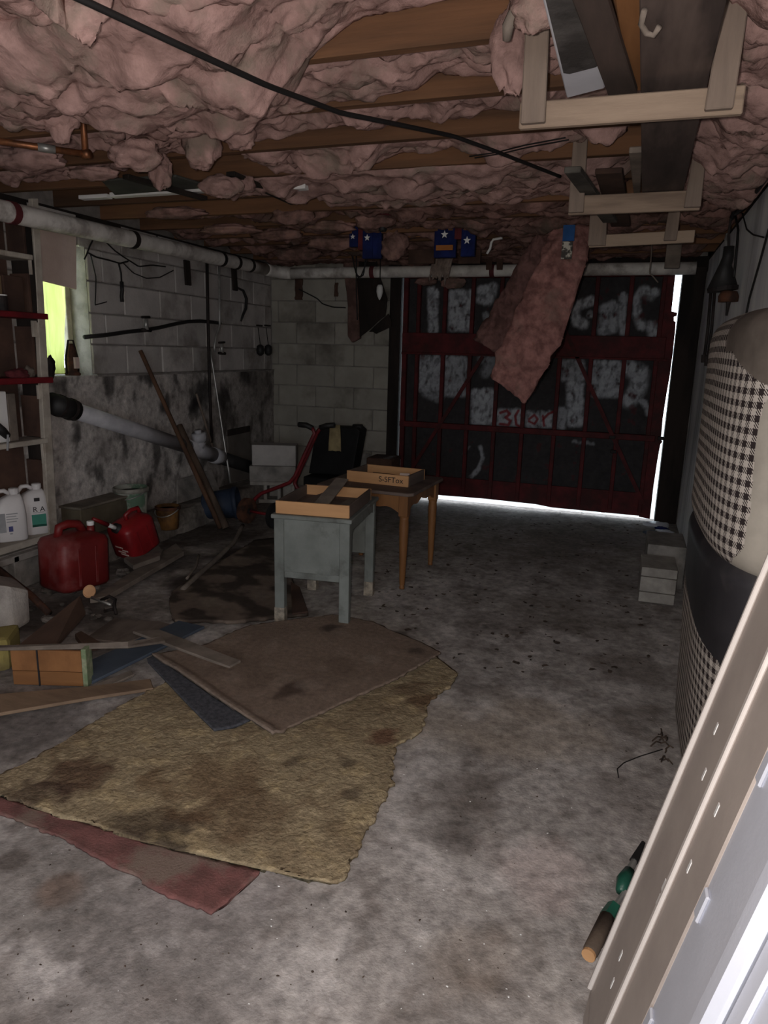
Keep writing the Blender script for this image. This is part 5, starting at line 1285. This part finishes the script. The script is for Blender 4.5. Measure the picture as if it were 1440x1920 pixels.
P = coons([(a.x, 6.3, a.z), (b.x, 6.3, a.z)], [(a.x, 6.3, b.z), (b.x, 6.3, b.z)], [(a.x, 6.3, a.z), (a.x, 6.3, b.z)], [(b.x, 6.3, a.z), (b.x, 6.3, b.z)], 20, 14)
vv = 1 - np.linspace(0, 1, 14)[None, :]; P[..., 2] += vv * .03 * fbm(P[..., 0] * 40, 1.5, 2, 3); P[..., 1] += .006 * fbm(P[..., 0] * 20, P[..., 2] * 20, 2, 2)
tag(slab('paper_scrap', P, .004, M_white, normal=(0, -1, 0)), 'torn white paper stuck on the garage door post', 'paper')

# ================================================================== GREY DESK AND TRAY
DC = Vector((-1.456, 3.354, 0)); dr = math.radians(6.7)
t = thing('grey_desk', 'small grey painted desk with panelled ends and worn feet', 'desk', DC, (0, 0, dr))
W2, D2, HT = .198, .29, .583
for sx in (-1, 1):
    for sy in (-1, 1):
        lg = MB().prism([(sx * W2, sy * D2, 0), (sx * (W2 - .052), sy * D2, 0), (sx * (W2 - .052), sy * (D2 - .045), 0), (sx * W2, sy * (D2 - .045), 0)], (0, 0, HT - .02)).build('leg', M_greyp, t, bevel=.003)
        MB().span((sx * (W2 + .001), sy * (D2 + .001), 0), (sx * (W2 - .053), sy * (D2 - .046), .085 if (sx, sy) != (1, -1) else .03)).build('worn_foot', M_bare, lg)
    MB().prism([(sx * (W2 - .006), -D2 + .045, HT - .02), (sx * (W2 - .006), D2 - .045, HT - .02), (sx * (W2 - .006), D2 - .045, HT - .085), (sx * (W2 - .006), D2 - .07, HT - .075), (sx * (W2 - .006), -D2 + .09, HT - .075), (sx * (W2 - .006), -D2 + .06, HT - .10), (sx * (W2 - .006), -D2 + .045, HT - .13)], (-sx * .02, 0, 0)).build('apron', M_greyp, t, bevel=.002)
for sy in (-1, 1):
    MB().span((-W2 + .05, sy * (D2 - .008), .25), (W2 - .05, sy * (D2 - .026), HT - .02)).build('end_panel', M_greyp, t, bevel=.002)
    MB().span((-W2 + .052, sy * (D2 - .004), .25), (W2 - .052, sy * (D2 - .012), .285)).build('panel_rail', M_greyp, t, bevel=.003)
MB().span((-W2 - .012, -D2 - .012, HT - .022), (W2 + .012, D2 + .012, HT)).build('desktop', M_greyp, t, bevel=.004)
tw, td, th = .192, .235, .065
tc_ = DC + Matrix.Rotation(dr, 3, 'Z') @ Vector((.0, -.045, HT + .001))
def tray(loc, rz, w, d, h, label, ink=None):
    t = thing('wooden_tray', label, 'tray', loc, (0, 0, rz))
    MB().span((-w, -d, 0), (w, -d + .014, h)).build('front_board', M_tray, t, bevel=.002); MB().span((-w, d - .014, 0), (w, d, h)).build('back_board', M_tray, t, bevel=.002)
    for s in (-1, 1): MB().span((s * w, -d + .0142, 0), (s * (w - .014), d - .0142, h)).build('side_board', mat('tray_side_grey', srgb(112, 98, 90), srgb(90, 78, 72), scale=7, stretch=(1, .3, 1), rough=.85), t, bevel=.002)
    MB().span((-w + .014, -d + .014, .002), (w - .014, d - .014, .01)).build('bottom_panel', M_ttop, t)
    if ink: text_obj('ink_writing', ink, .048, frame((w * .45, -d - .0008, h * .5), (1, 0, 0), (0, 0, 1)), M_ink, t, world=False)
    return t
tray(tc_, dr, tw, td, th, 'pale wooden tray holding grey boards on the grey desk')
MM = Matrix.Rotation(dr, 3, 'Z')
def on_tray(x, y, z): return tc_ + MM @ Vector((x, y, z))
p4 = [on_tray(-.02, -.20, .03), on_tray(.06, -.205, .03), on_tray(.075, .17, .115), on_tray(.0, .19, .115)]
tag(MB().prism(p4, (0, 0, .008)).build('wood_offcut', M_greywd, bevel=.0015), 'grey slat tilted up over the back of the desk tray', 'slat')
p4 = [on_tray(-.17, -.19, .012), on_tray(-.05, -.20, .012), on_tray(.0, .10, .03), on_tray(-.07, .16, .03)]
tag(MB().prism(p4, (0, 0, .008)).build('hardboard_piece', M_ttop, bevel=.0015), 'flat brown panel lying inside the desk tray', 'panel')
p4 = [on_tray(.07, -.12, .012), on_tray(.17, -.12, .012), on_tray(.17, .16, .012), on_tray(.09, .16, .012)]
tag(MB().prism(p4, (0, 0, .008)).build('hardboard_piece', M_greywd, bevel=.0015), 'narrow grey panel on the right inside the desk tray', 'panel')

# ================================================================== WOODEN TABLE AND TRAY
TZ = .575
rt = math.radians(-3.0)
TC = Vector((-1.41, 4.10, 0))
t = thing('wooden_table', 'small maple table with tapered turned legs and scalloped apron', 'table', TC, (0, 0, rt))
w, d = .315, .315
MB().prism([(-w + .03, -d, TZ), (w - .03, -d, TZ), (w, -d + .03, TZ), (w, d - .03, TZ), (w - .03, d, TZ), (-w + .03, d, TZ), (-w, d - .03, TZ), (-w, -d + .03, TZ)], (0, 0, .02)).build('tabletop', M_ttop, t, bevel=.004)
for sx in (-1, 1):
    for sy in (-1, 1):
        c = (sx * (w - .06), sy * (d - .045), 0)
        lg = MB().lathe([(.016, .0), (.017, .012), (.013, .018), (.017, .03), (.026, .30), (.029, .40), (.026, .43), (.03, .45)], c, n=16).build('leg', M_maple, t, smooth_=True)
        MB().span((c[0] - .028, c[1] - .028, .45), (c[0] + .028, c[1] + .028, TZ)).build('leg_block', M_maple, lg, bevel=.003)
def apron(L):
    xs = np.linspace(-L, L, 25); lo = [TZ - .10 + .035 * (1 - abs(x / L)) ** .6 + .008 * math.cos(x / L * 9) for x in xs]
    return xs, lo
for sy in (-1, 1):
    xs, lo = apron(w - .09); MB().prism([(xs[0], sy * (d - .03), TZ), (xs[-1], sy * (d - .03), TZ)] + [(x, sy * (d - .03), z) for x, z in zip(xs[::-1], lo[::-1])], (0, -sy * .016, 0)).build('apron', M_maple, t)
for sx in (-1, 1):
    xs, lo = apron(d - .075); MB().prism([(sx * (w - .045), xs[0], TZ), (sx * (w - .045), xs[-1], TZ)] + [(sx * (w - .045), x, z) for x, z in zip(xs[::-1], lo[::-1])], (-sx * .016, 0, 0)).build('apron', M_maple, t)
zt = TZ + .021
a, b, c = PZ(650, 902, zt), PZ(765, 914, zt), PZ(784, 892, zt)
dv = b - a; ang = math.atan2(dv.y, dv.x)
tray(a + dv / 2 + Matrix.Rotation(ang, 3, 'Z') @ Vector((0, .15, 0)), ang, dv.length / 2, .15, .068, 'pale wooden tray with inked writing on the wooden table', 'S-SFTox')
q = a + dv / 2; RM = Matrix.Rotation(ang, 3, 'Z')
o = MB().tube([q + RM @ Vector((-.1, .17, .03)), q + RM @ Vector((.0, .16, .032)), q + RM @ Vector((.08, .15, .03))], .012, 8).build('tool_shaft', M_iron, smooth_=True); tag(o, 'dark tool shaft lying in the tray with writing', 'tool')
o = MB().prism([q + RM @ Vector((.1, .12, .012)), q + RM @ Vector((.16, .13, .012)), q + RM @ Vector((.16, .14, .06)), q + RM @ Vector((.1, .13, .06))], RM @ Vector((0, .008, 0))).build('paper_card', M_whiteboard); tag(o, 'small pale card standing in the tray with writing', 'card')

# ================================================================== CARPETS
def px_line(l, z=0): return [PZ(x, y, z) for x, y in l]
def shade(P, base, seed):
    n1 = fbm(P[..., 0] * 3, P[..., 1] * 3, seed, 5); n2 = fbm(P[..., 0] * 10, P[..., 1] * 10, seed + 4, 4)
    return np.zeros(P.shape) + np.array(base), n1, n2
# red carpet under the pad
P = coons(px_line([(-60, 1480), (130, 1540), (300, 1590), (486, 1636)]), px_line([(-60, 1500), (130, 1580), (230, 1632), (330, 1690), (398, 1716)]),
          px_line([(-60, 1480), (-60, 1500)]), px_line([(486, 1636), (445, 1680), (398, 1716)]), 80, 14)
P[..., 2] = .007 + .003 * fbm(P[..., 0] * 6, P[..., 1] * 6, 2, 3)
tag(slab('red_carpet', P, .008, M_redcarp, jitter=.012), 'faded red carpet strip showing from under the tan foam pad', 'carpet')
# tan foam pad
P = coons(px_line([(-40, 1480), (60, 1430), (130, 1390), (210, 1338), (300, 1290)]), px_line([(636, 1662), (665, 1612), (690, 1556), (735, 1478), (738, 1405), (790, 1372), (803, 1322), (842, 1290), (857, 1266)]),
          px_line([(-40, 1480), (0, 1498), (150, 1545), (300, 1590), (420, 1620), (500, 1636), (560, 1652), (636, 1662)]), px_line([(300, 1290), (420, 1240), (640, 1200), (800, 1222), (857, 1266)]), 150, 190)
c, n1, n2 = shade(P, srgb(158, 141, 113), 12)
n3 = fbm(P[..., 0] * 26, P[..., 1] * 26, 2.2, 3)
P[..., 2] = .013 + .003 * np.abs(n2) + .003 * n3 + .003 * n1
c = mixc(c, smooth(-.1, .5, n1) * .6, srgb(124, 105, 82)); c = mixc(c, smooth(.15, .5, n2) * .4, srgb(190, 168, 128)); c = mixc(c, smooth(.25, .6, -n2) * .4, srgb(112, 90, 66))
def dab(c, P, px, py, r, colr, k, n, asp=1.0):
    p = PZ(px, py); d = np.hypot((P[..., 0] - p.x) * asp, P[..., 1] - p.y) / r + .75 * n
    return mixc(c, (1 - smooth(.4, 1.15, d)) * k, colr)
for a in ((150, 1460, .13, srgb(88, 62, 48), .8), (60, 1500, .12, srgb(80, 62, 52), .7), (310, 1590, .12, srgb(62, 52, 44), .85), (250, 1560, .12, srgb(78, 64, 52), .7), (400, 1470, .2, srgb(116, 92, 68), .6), (460, 1520, .16, srgb(106, 84, 64), .6),
          (560, 1432, .045, srgb(74, 60, 50), .6), (655, 1440, .045, srgb(70, 56, 48), .65), (660, 1497, .03, srgb(70, 56, 48), .6), (720, 1390, .08, srgb(104, 68, 52), .8), (790, 1320, .09, srgb(110, 84, 62), .7), (640, 1560, .06, srgb(104, 84, 62), .5), (770, 1300, .08, srgb(96, 72, 54), .6)):
    c = dab(c, P, *a, n2)
tag(slab('foam_carpet_pad', P, .012, M_pad, col=c, jitter=.018), 'large worn tan foam carpet pad on the floor', 'carpet pad')
# blue-grey strip
P = coons(px_line([(276, 1246), (290, 1240), (320, 1262), (400, 1318), (470, 1362)]), px_line([(278, 1252), (310, 1286), (350, 1330), (402, 1382)]), px_line([(276, 1246), (278, 1252)]), px_line([(470, 1362), (440, 1376), (402, 1382)]), 60, 16)
P[..., 2] = .030 + .002 * fbm(P[..., 0] * 6, P[..., 1] * 6, 2, 3)
tag(slab('blue_carpet', P, .008, M_bluecarp), 'blue grey carpet strip folded out from under the brown carpet', 'carpet')
# brown upside-down carpet
P = coons(px_line([(284, 1244), (330, 1232), (385, 1222), (440, 1196), (470, 1185), (560, 1172), (625, 1164)]), px_line([(512, 1396), (600, 1352), (744, 1286), (826, 1238)]),
          px_line([(284, 1244), (330, 1272), (400, 1322), (462, 1364), (512, 1396)]), px_line([(625, 1164), (700, 1178), (732, 1194), (790, 1218), (826, 1238)]), 130, 100)
c, n1, n2 = shade(P, srgb(128, 110, 97), 22)
u = np.linspace(0, 1, 130)[:, None]; v = np.linspace(0, 1, 100)[None, :]
P[..., 2] = .038 + .006 * n1 + .010 * smooth(.07, .0, v) * 0 + .012 * smooth(.03, 0, np.abs(v - .03))*0
# the left hem is the v direction at u=0
P[..., 2] += .012 * smooth(.05, .015, u + 0 * v)
c = mixc(c, smooth(.0, .5, n1) * .4, srgb(106, 90, 79)); c = mixc(c, smooth(.2, .5, n2) * .3, srgb(148, 132, 120)); c = mixc(c, smooth(.05, .02, u + 0 * v) * .5, srgb(142, 126, 114))
for a in ((545, 1310, .08, srgb(62, 48, 40), .8), (580, 1300, .06, srgb(146, 130, 118), .5), (620, 1190, .05, srgb(60, 50, 44), .8), (480, 1290, .09, srgb(100, 84, 72), .5), (700, 1250, .05, srgb(148, 134, 122), .5), (640, 1260, .10, srgb(110, 92, 80), .5), (780, 1236, .04, srgb(64, 54, 48), .7), (430, 1250, .10, srgb(104, 88, 76), .5)):
    c = dab(c, P, *a, n2)
tag(slab('brown_carpet', P, .01, M_carpetb, col=c, jitter=.01), 'brown carpet lying upside down over the tan foam pad', 'carpet')

# ================================================================== RIGHT SIDE
# bench seat standing on end
def cushion_grid(xc, yc, ax, ay, z0, z1, lean=0.0, n=3.2, nth=300, nz=220, rz=.09):
    th = np.linspace(-math.pi / 2 * 1.0, math.pi * 1.5 * 1.0, nth)
    th = np.linspace(math.pi * .5, math.pi * 1.5, nth)            # half facing -X, from far (+Y) to near (-Y)
    zs = np.linspace(0, 1, nz)
    T, V = np.meshgrid(th, zs, indexing='ij')
    c, s = np.cos(T), np.sin(T)
    r = (np.abs(c) ** n + np.abs(s) ** n) ** (-1 / n)
    h = z1 - z0; zz = z0 + h * V
    e = np.minimum(zz - z0, z1 - zz); k = np.where(e < rz, np.sqrt(np.clip(1 - (1 - e / rz) ** 2, 0, 1)), 1.0)
    ins = (1 - k) * rz * .9
    X = xc + (ax - ins) * r * c + lean * (zz - z0); Y = yc + (ay - ins) * r * s
    puff = 1 + .02 * fbm(Y * 2, zz * 2, 4, 3)
    X = xc + (X - xc) * puff
    P = np.stack([X, Y, zz], -1)
    du = np.linalg.norm(np.diff(P, axis=0), axis=-1); U = np.concatenate([np.zeros((1, nz)), np.cumsum(du, 0)], 0)
    U = np.repeat(U[:, nz // 2:nz // 2 + 1], nz, 1)
    dvv = np.linalg.norm(np.diff(P, axis=1), axis=-1); Vv = np.concatenate([np.zeros((nth, 1)), np.cumsum(dvv, 1)], 1)
    return P, np.stack([U, Vv], -1)
def sub_obj(name, P, UV, mask, m, parent, off=0.0):
    nu, nv = P.shape[:2]; idx = np.arange(nu * nv).reshape(nu, nv)
    F = np.stack([idx[:-1, :-1], idx[1:, :-1], idx[1:, 1:], idx[:-1, 1:]], -1).reshape(-1, 4)
    fm = mask[:-1, :-1].reshape(-1)
    F = F[fm]; used, inv = np.unique(F, return_inverse=True); F = inv.reshape(-1, 4)
    V = P.reshape(-1, 3)[used]
    A = np.array(ROOT[parent.name].inverted()); V = V @ A[:3, :3].T + A[:3, 3]
    me = bpy.data.meshes.new(name); me.from_pydata(V.tolist(), [], F.tolist()); me.polygons.foreach_set('use_smooth', [True] * len(me.polygons))
    ul = me.uv_layers.new(name='UVMap'); li = np.zeros(len(me.loops), int); me.loops.foreach_get('vertex_index', li)
    ul.data.foreach_set('uv', UV.reshape(-1, 2)[used][li].astype(np.float32).ravel())
    me.materials.append(m); o = bpy.data.objects.new(name, me); COL.objects.link(o); o.parent = parent
    return o
t = thing('bench_seat', 'black and white houndstooth bench seat stood on end by the right wall', 'seat', (.42, 2.5, 0))
P, UV = cushion_grid(.50, 2.50, .245, .56, .815, 1.535)
Y, Z = P[..., 1], P[..., 2]
near = Y < 2.06
X = P[..., 0]
cap = (Z > 1.315 + .10 * np.clip((Y - 1.96) / .25, 0, 1) - .1 * np.clip((X - .36) / .14, 0, 1)) & (Y < 2.3)
bz = [(1060, 1382), (1030, 1398), (950, 1410), (860, 1418), (800, 1426), (760, 1436), (730, 1455), (700, 1490)]
bq = [PY(x, y, 1.965) for y, x in bz]
beige = (~cap) & (Y < 2.1) & (X > np.interp(Z, [q.z for q in bq], [q.x for q in bq]))
sub_obj('upper_fabric', P, UV, ~(cap | beige), M_hound, t); sub_obj('upper_end_cap', P, UV, cap, M_vinylt, t); sub_obj('side_cover', P, UV, beige, M_beige, t)
P2, UV2 = cushion_grid(.50, 2.52, .20, .54, .0, .85, lean=-.05, rz=.06)
Y, Z, X = P2[..., 1], P2[..., 2], P2[..., 0]
def zb_(Yq):                                                     # seam rising towards the far end
    pts = [(1.9, .555), (2.05, .55), (2.3, .575), (2.7, .60), (3.1, .61)]
    return np.interp(Yq, [a for a, _ in pts], [b for _, b in pts])
vin = Z > zb_(Y)
sub_obj('lower_fabric', P2, UV2, ~vin, M_hound, t); sub_obj('vinyl_panel', P2, UV2, vin, M_vinylb, t)
MB().span((.40, 2.08, .02), (.50, 2.96, 1.48)).build('seat_frame', M_darkwood, t, world=True)
# piping between cap and fabric
# ================================================================== LEANING WHITE DOOR PANEL
SL = .215; LH = 1.98
e2 = Vector((SL, 0, 1)).normalized(); e1 = Vector((0, -1, 0)); e3 = Vector((-1, 0, SL)).normalized()
o0 = Vector((.033, 1.332, 0))
t = thing('door_panel', 'white metal door panel with tan edge rails leaning on the right wall', 'door panel', o0)
def LPt(s, h, n): return o0 + e1 * s + e2 * h + e3 * n
def lbox(s0, s1, h0, h1, n0, n1, nm, m, bev=.003, par=None):
    MB().hexa([LPt(s0, h0, n0), LPt(s1, h0, n0), LPt(s1, h1, n0), LPt(s0, h1, n0), LPt(s0, h0, n1), LPt(s1, h0, n1), LPt(s1, h1, n1), LPt(s0, h1, n1)]).build(nm, m, par or t, bevel=bev, world=True)
lbox(.30, 1.0, .02, LH, -.035, -.012, 'panel_sheet', M_whitemet)
lbox(.0, .349, .045, LH, -.04, -.008, 'edge_rail', M_tan)
MB().hexa([LPt(.03, .005, -.04), LPt(.349, .005, -.04), LPt(.349, .05, -.04), LPt(.0, .05, -.04), LPt(.03, .005, -.008), LPt(.349, .005, -.008), LPt(.349, .05, -.008), LPt(.0, .05, -.008)]).build('rail_foot', M_tan, t, world=True)
lbox(.0, .011, .06, LH, -.008, .002, 'rail_lip', M_tanlip, .002); lbox(.200, .214, .03, LH, -.008, .0, 'rail_lip', M_tanlip, .002)
lbox(.54, .585, .02, LH, -.012, .014, 'stiffener_rib', M_whitemet, .010); lbox(.585, .62, .02, LH, -.012, -.004, 'stiffener_flange', M_whitemet, .003)
for h in (.37, .61, .85, 1.09):
    lbox(.352, .378, h, h + .05, -.012, -.006, 'bracket_tab', M_whitemet, .003)
lbox(.505, .53, .60, .65, -.012, -.002, 'bracket_tab', M_whitemet, .003)
for (s, h) in ((.09, .77), (.13, .70), (.17, .49), (.175, .46), (.12, .20), (.10, .25), (.25, .60), (.26, .72)):
    lbox(s, s + .008, h, h + .022, -.009, -.0068, 'paint_chip', M_white, 0)

# hand tools on the floor peeking out behind the door panel
t = thing('hand_fork', 'garden hand tool with wooden handle and green collar on floor', 'tool', PZ(1125, 1750, .02))
a, b = PZ(1104, 1790, .02), PZ(1139, 1722, .02); c_ = PZ(1152, 1700, .022)
MB().tube([a, a.lerp(b, .08), b], [.014, .018, .020], 12).build('handle', mat('worn_wood_handle', srgb(104, 90, 78), srgb(78, 66, 58), scale=8, rough=.85), t, smooth_=True, world=True)
MB().tube([a - (b - a).normalized() * .004, a + (b - a).normalized() * .004], .0165, 12).build('handle_end', M_tray, t, world=True)
MB().tube([b, c_], [.021, .018], 6).build('collar', M_greengl, t, world=True); MB().tube([c_, PZ(1172, 1672, .02)], .007, 8).build('shank', M_galv, t, world=True)
t = thing('hand_trowel', 'green handled garden tool with black tines behind the door panel', 'tool', PZ(1172, 1655, .02))
MB().tube([PZ(1163, 1672, .02), PZ(1170, 1650, .022), PZ(1180, 1634, .02)], [.012, .02, .016], 8).build('green_grip', M_greengl, t, smooth_=True, world=True)
MB().tube([PZ(1178, 1636, .02), PZ(1190, 1612, .02)], [.012, .008], 8).build('ferrule', M_galv, t, world=True)
MB().tube([PZ(1188, 1615, .02), PZ(1206, 1580, .02)], [.012, .006], 8).build('tine', M_blackrub, t, world=True)

# concrete blocks by the right wall
def cblock(ya, X0, X1, L, h, label, m, z0=0, rz=0, holes=0):
    return cinder(Vector(((X0 + X1) / 2, ya + L / 2, z0)), (0, 0, rz), (X1 - X0, L, h), label, m, holes)
cblock(4.15, .18, .375, .30, .215, 'pale concrete block with two level grooves by the right wall', M_cinder, holes=-1)
cblock(4.48, .215, .44, .38, .27, 'darker concrete block behind the pale one by the right wall', M_cinder2)
# plastic scraps at the foot of the door post
for k, (x, y, s, m) in enumerate(((1232, 985, .07, M_whitemet), (1222, 1000, .05, M_slate), (1246, 1000, .06, M_whitemet), (1240, 992, .04, M_bluecl))):
    p = PZ(x, y, .02)
    scrap(0, 0, 0, s * 1.3, s, s * .35, 70 + k, 'crumpled pale plastic scrap at the foot of the door post', 'plastic scraps by the garage door post', m, p + Vector((0, 0, .005))); COL.objects[-1].name = 'plastic_scrap'; COL.objects[-1]['category'] = 'plastic'
# funnel and rods on the right wall
XN = XR - .06
t = thing('wall_funnel', 'black oil funnel with a lower cup hanging on the right wall', 'funnel', PY(1365, 500, 4.3))
Yf_ = 4.3
def FP(x, y): return PY(x, y, Yf_)
a = FP(1367, 462); b = FP(1360, 500); c_ = FP(1354, 538)
r1 = (FP(1384, 540) - FP(1325, 540)).length / 2
MB().tube([a, FP(1365, 482), FP(1360, 497), FP(1355, 540)], [.026, .028, .032, r1 * .98], 20).build('funnel_cone', M_blackrub, t, smooth_=True, world=True)
MB().tube([FP(1355, 538), FP(1355, 546)], [r1, r1 * .97], 20).build('funnel_rim', M_iron, t, world=True)
MB().tube([FP(1368, 546), FP(1366, 556), FP(1365, 566)], [.04, .052, .05], 16).build('lower_cup', M_rust, t, smooth_=True, world=True)
MB().tube([FP(1366, 566), FP(1362, 592)], [.012, .006], 8).build('nozzle', M_iron, t, world=True)
MB().tube([FP(1370, 410), FP(1366, 440), FP(1366, 464)], .006, 8).build('hook_wire', M_iron, t, world=True)
for (x0, x1) in ((1335, 1320), (1340, 1326)):
    pass
t = thing('wall_tongs', 'long black tongs hanging on the right wall below the funnel', 'tongs', PX(1325, 670, XN + .03))
Yt = 4.75
MB().tube([PY(1333, 546, Yt), PY(1327, 620, Yt), PY(1320, 676, Yt)], .009, 8).build('arm', M_iron, t, smooth_=True, world=True); MB().tube([PY(1340, 548, Yt), PY(1334, 620, Yt), PY(1326, 682, Yt)], .009, 8).build('arm', M_iron, t, smooth_=True, world=True)
MB().tube([PY(1320, 665, Yt), PY(1319, 680, Yt)], .014, 8).build('jaw', M_iron, t, world=True); MB().tube([PY(1326, 668, Yt), PY(1325, 686, Yt)], .014, 8).build('jaw', M_iron, t, world=True)
# wires on the right wall
def wireR(pts_, r, label, group=None, Xo=.02):
    o = MB().tube([Vector(q) for q in resample([PX(x, y, XR - Xo) for x, y in pts_], 20)], r, 6).build('wall_wire', M_wire, smooth_=True); tag(o, label, 'wire', group)
wireR([(1442, 428), (1425, 490), (1405, 560), (1398, 595)], .005, 'black wire slanting down the white right wall')
wireR([(1372, 372), (1378, 400), (1384, 430), (1382, 460), (1376, 520)], .007, 'black cord hanging from the sill beside the funnel', None, .05)
wireR([(1392, 400), (1400, 430), (1412, 440), (1432, 445)], .004, 'thin wire looped on the white right wall')
wireR([(1440, 300), (1415, 340), (1395, 370), (1380, 385), (1372, 410)], .012, 'thick black cable running along the top of the right wall', None, .07)
wireR([(1446, 320), (1425, 350), (1400, 385), (1378, 402)], .010, 'second black cable along the top of the right wall', None, .06)
# glinting metal bits at the sill
for (x, y) in ((1400, 352), (1392, 366), (1384, 378), (1362, 444)):
    p = PX(x, y, XR - .05)
    tag(MB().tube([p + Vector((0, -.03, .01)), p + Vector((0, .03, -.01))], .008, 8).build('conduit_clip', M_galv), 'small shiny conduit clip at the top of the right wall', 'clip', 'shiny conduit clips on the sill')
# blue hang tag on the long batt
p0, p1 = PY(1057, 424, 4.56), PY(1078, 450, 4.5); Yq = 4.5
t = thing('hang_tag', 'blue and white tag hanging over the long pink batt', 'tag', p1)
MB().span((PY(1056, 430, Yq).x, Yq, PY(1056, 452, Yq).z), (PY(1078, 430, Yq).x, Yq + .012, PY(1056, 422, Yq).z)).build('blue_part', mat('tag_blue', srgb(40, 84, 140), rough=.8, bump=.05), t, world=True)
MB().span((PY(1056, 430, Yq).x, Yq - .002, PY(1056, 486, Yq).z), (PY(1076, 430, Yq).x, Yq + .01, PY(1056, 453, Yq).z)).build('printed_part', mat('tag_print', srgb(190, 184, 170), srgb(70, 66, 62), scale=22, rough=.8, bump=0, lo=.45, hi=.52), t, world=True)
# dangling string and ribbon near the door top
o = MB().tube([Vector(q) for q in resample([PY(1222, 425, 5.4), PY(1222, 470, 5.4), PY(1218, 512, 5.4), PY(1226, 520, 5.4), PY(1234, 530, 5.4)], 24)], .005, 6).build('string', M_greywd, smooth_=True); tag(o, 'pale string dangling in front of the garage door', 'string')
# post piece between racks (pale upright at right)
a = PY(1265, 400, 5.6); 
tag(MB().span((a.x - .03, 5.55, 2.02), (a.x + .07, 5.6, 2.198)).build('pale_upright', M_greywd, bevel=.003), 'pale wooden block under the joists above the door', 'block')
# shiny silver foil over the top right door gap, dried stems by the seat
rng = random.Random(11)
t = thing('dried_stems', 'tangle of dried stems at the foot of the bench seat', 'stems', PZ(1250, 1400, 0))
for k in range(14):
    x, y = rng.uniform(1236, 1262), rng.uniform(1378, 1425); a = PZ(x, y, .006); b = PZ(x + rng.uniform(-22, 18), y + rng.uniform(-14, 12), rng.uniform(.005, .03))
    MB().tube([a, a.lerp(b, .5) + Vector((0, 0, .012)), b], .0028, 5).build('stem', M_litter, t, world=True)
o = MB().tube([Vector(q) for q in resample([PZ(1242, 1405, .006), PZ(1200, 1418, .006), PZ(1170, 1430, .006), PZ(1157, 1442, .006), PZ(1160, 1458, .006)], 24)], .002, 5).build('floor_wire', M_wire, smooth_=True); tag(o, 'thin wire curling over the floor near the bench seat', 'wire')

# ================================================================== LITTER
def litter(nm, spots, n, smin, smax, m, seed, label):
    rg = np.random.RandomState(seed); V = []; F = []
    for k in range(n):
        x0, y0, x1, y1 = spots[rg.randint(len(spots))]
        p = PZ(rg.uniform(x0, x1), rg.uniform(y0, y1), .004)
        s = rg.uniform(smin, smax); a = rg.uniform(0, 6.28); asp = rg.uniform(.35, .8)
        ring = []
        for j in range(7):
            th = j / 7 * 2 * math.pi; r = s * rg.uniform(.6, 1.15)
            x, y = r * math.cos(th), r * math.sin(th) * asp
            ring.append((p.x + x * math.cos(a) - y * math.sin(a), p.y + x * math.sin(a) + y * math.cos(a), .003 + rg.uniform(0, s * .35)))
        i = len(V); V.append((p.x, p.y, .004 + s * .25)); V += ring
        F += [(i, i + 1 + j, i + 1 + (j + 1) % 7) for j in range(7)]
    o = mesh_obj(nm, V, F, m, recalc=False); tag(o, label, 'litter', None, 'stuff'); return o
litter('leaf_litter', [(860, 985, 1190, 1060), (700, 1000, 900, 1120), (880, 1040, 1180, 1140), (700, 1120, 1000, 1260), (880, 960, 1200, 1000), (1000, 1100, 1250, 1260)], 300, .006, .022, M_litter, 3, 'dry leaves and dirt scattered over the concrete floor')
litter('grit', [(500, 1400, 1250, 1880), (0, 1550, 600, 1900), (700, 1200, 1240, 1500), (0, 1150, 320, 1450)], 260, .0015, .005, M_litter, 4, 'fine dark grit scattered over the concrete floor')
litter('paint_flakes', [(500, 1200, 1250, 1880), (0, 1350, 900, 1900), (60, 1000, 600, 1250)], 110, .0015, .0045, M_white, 5, 'white paint flakes scattered over the floor and carpets')
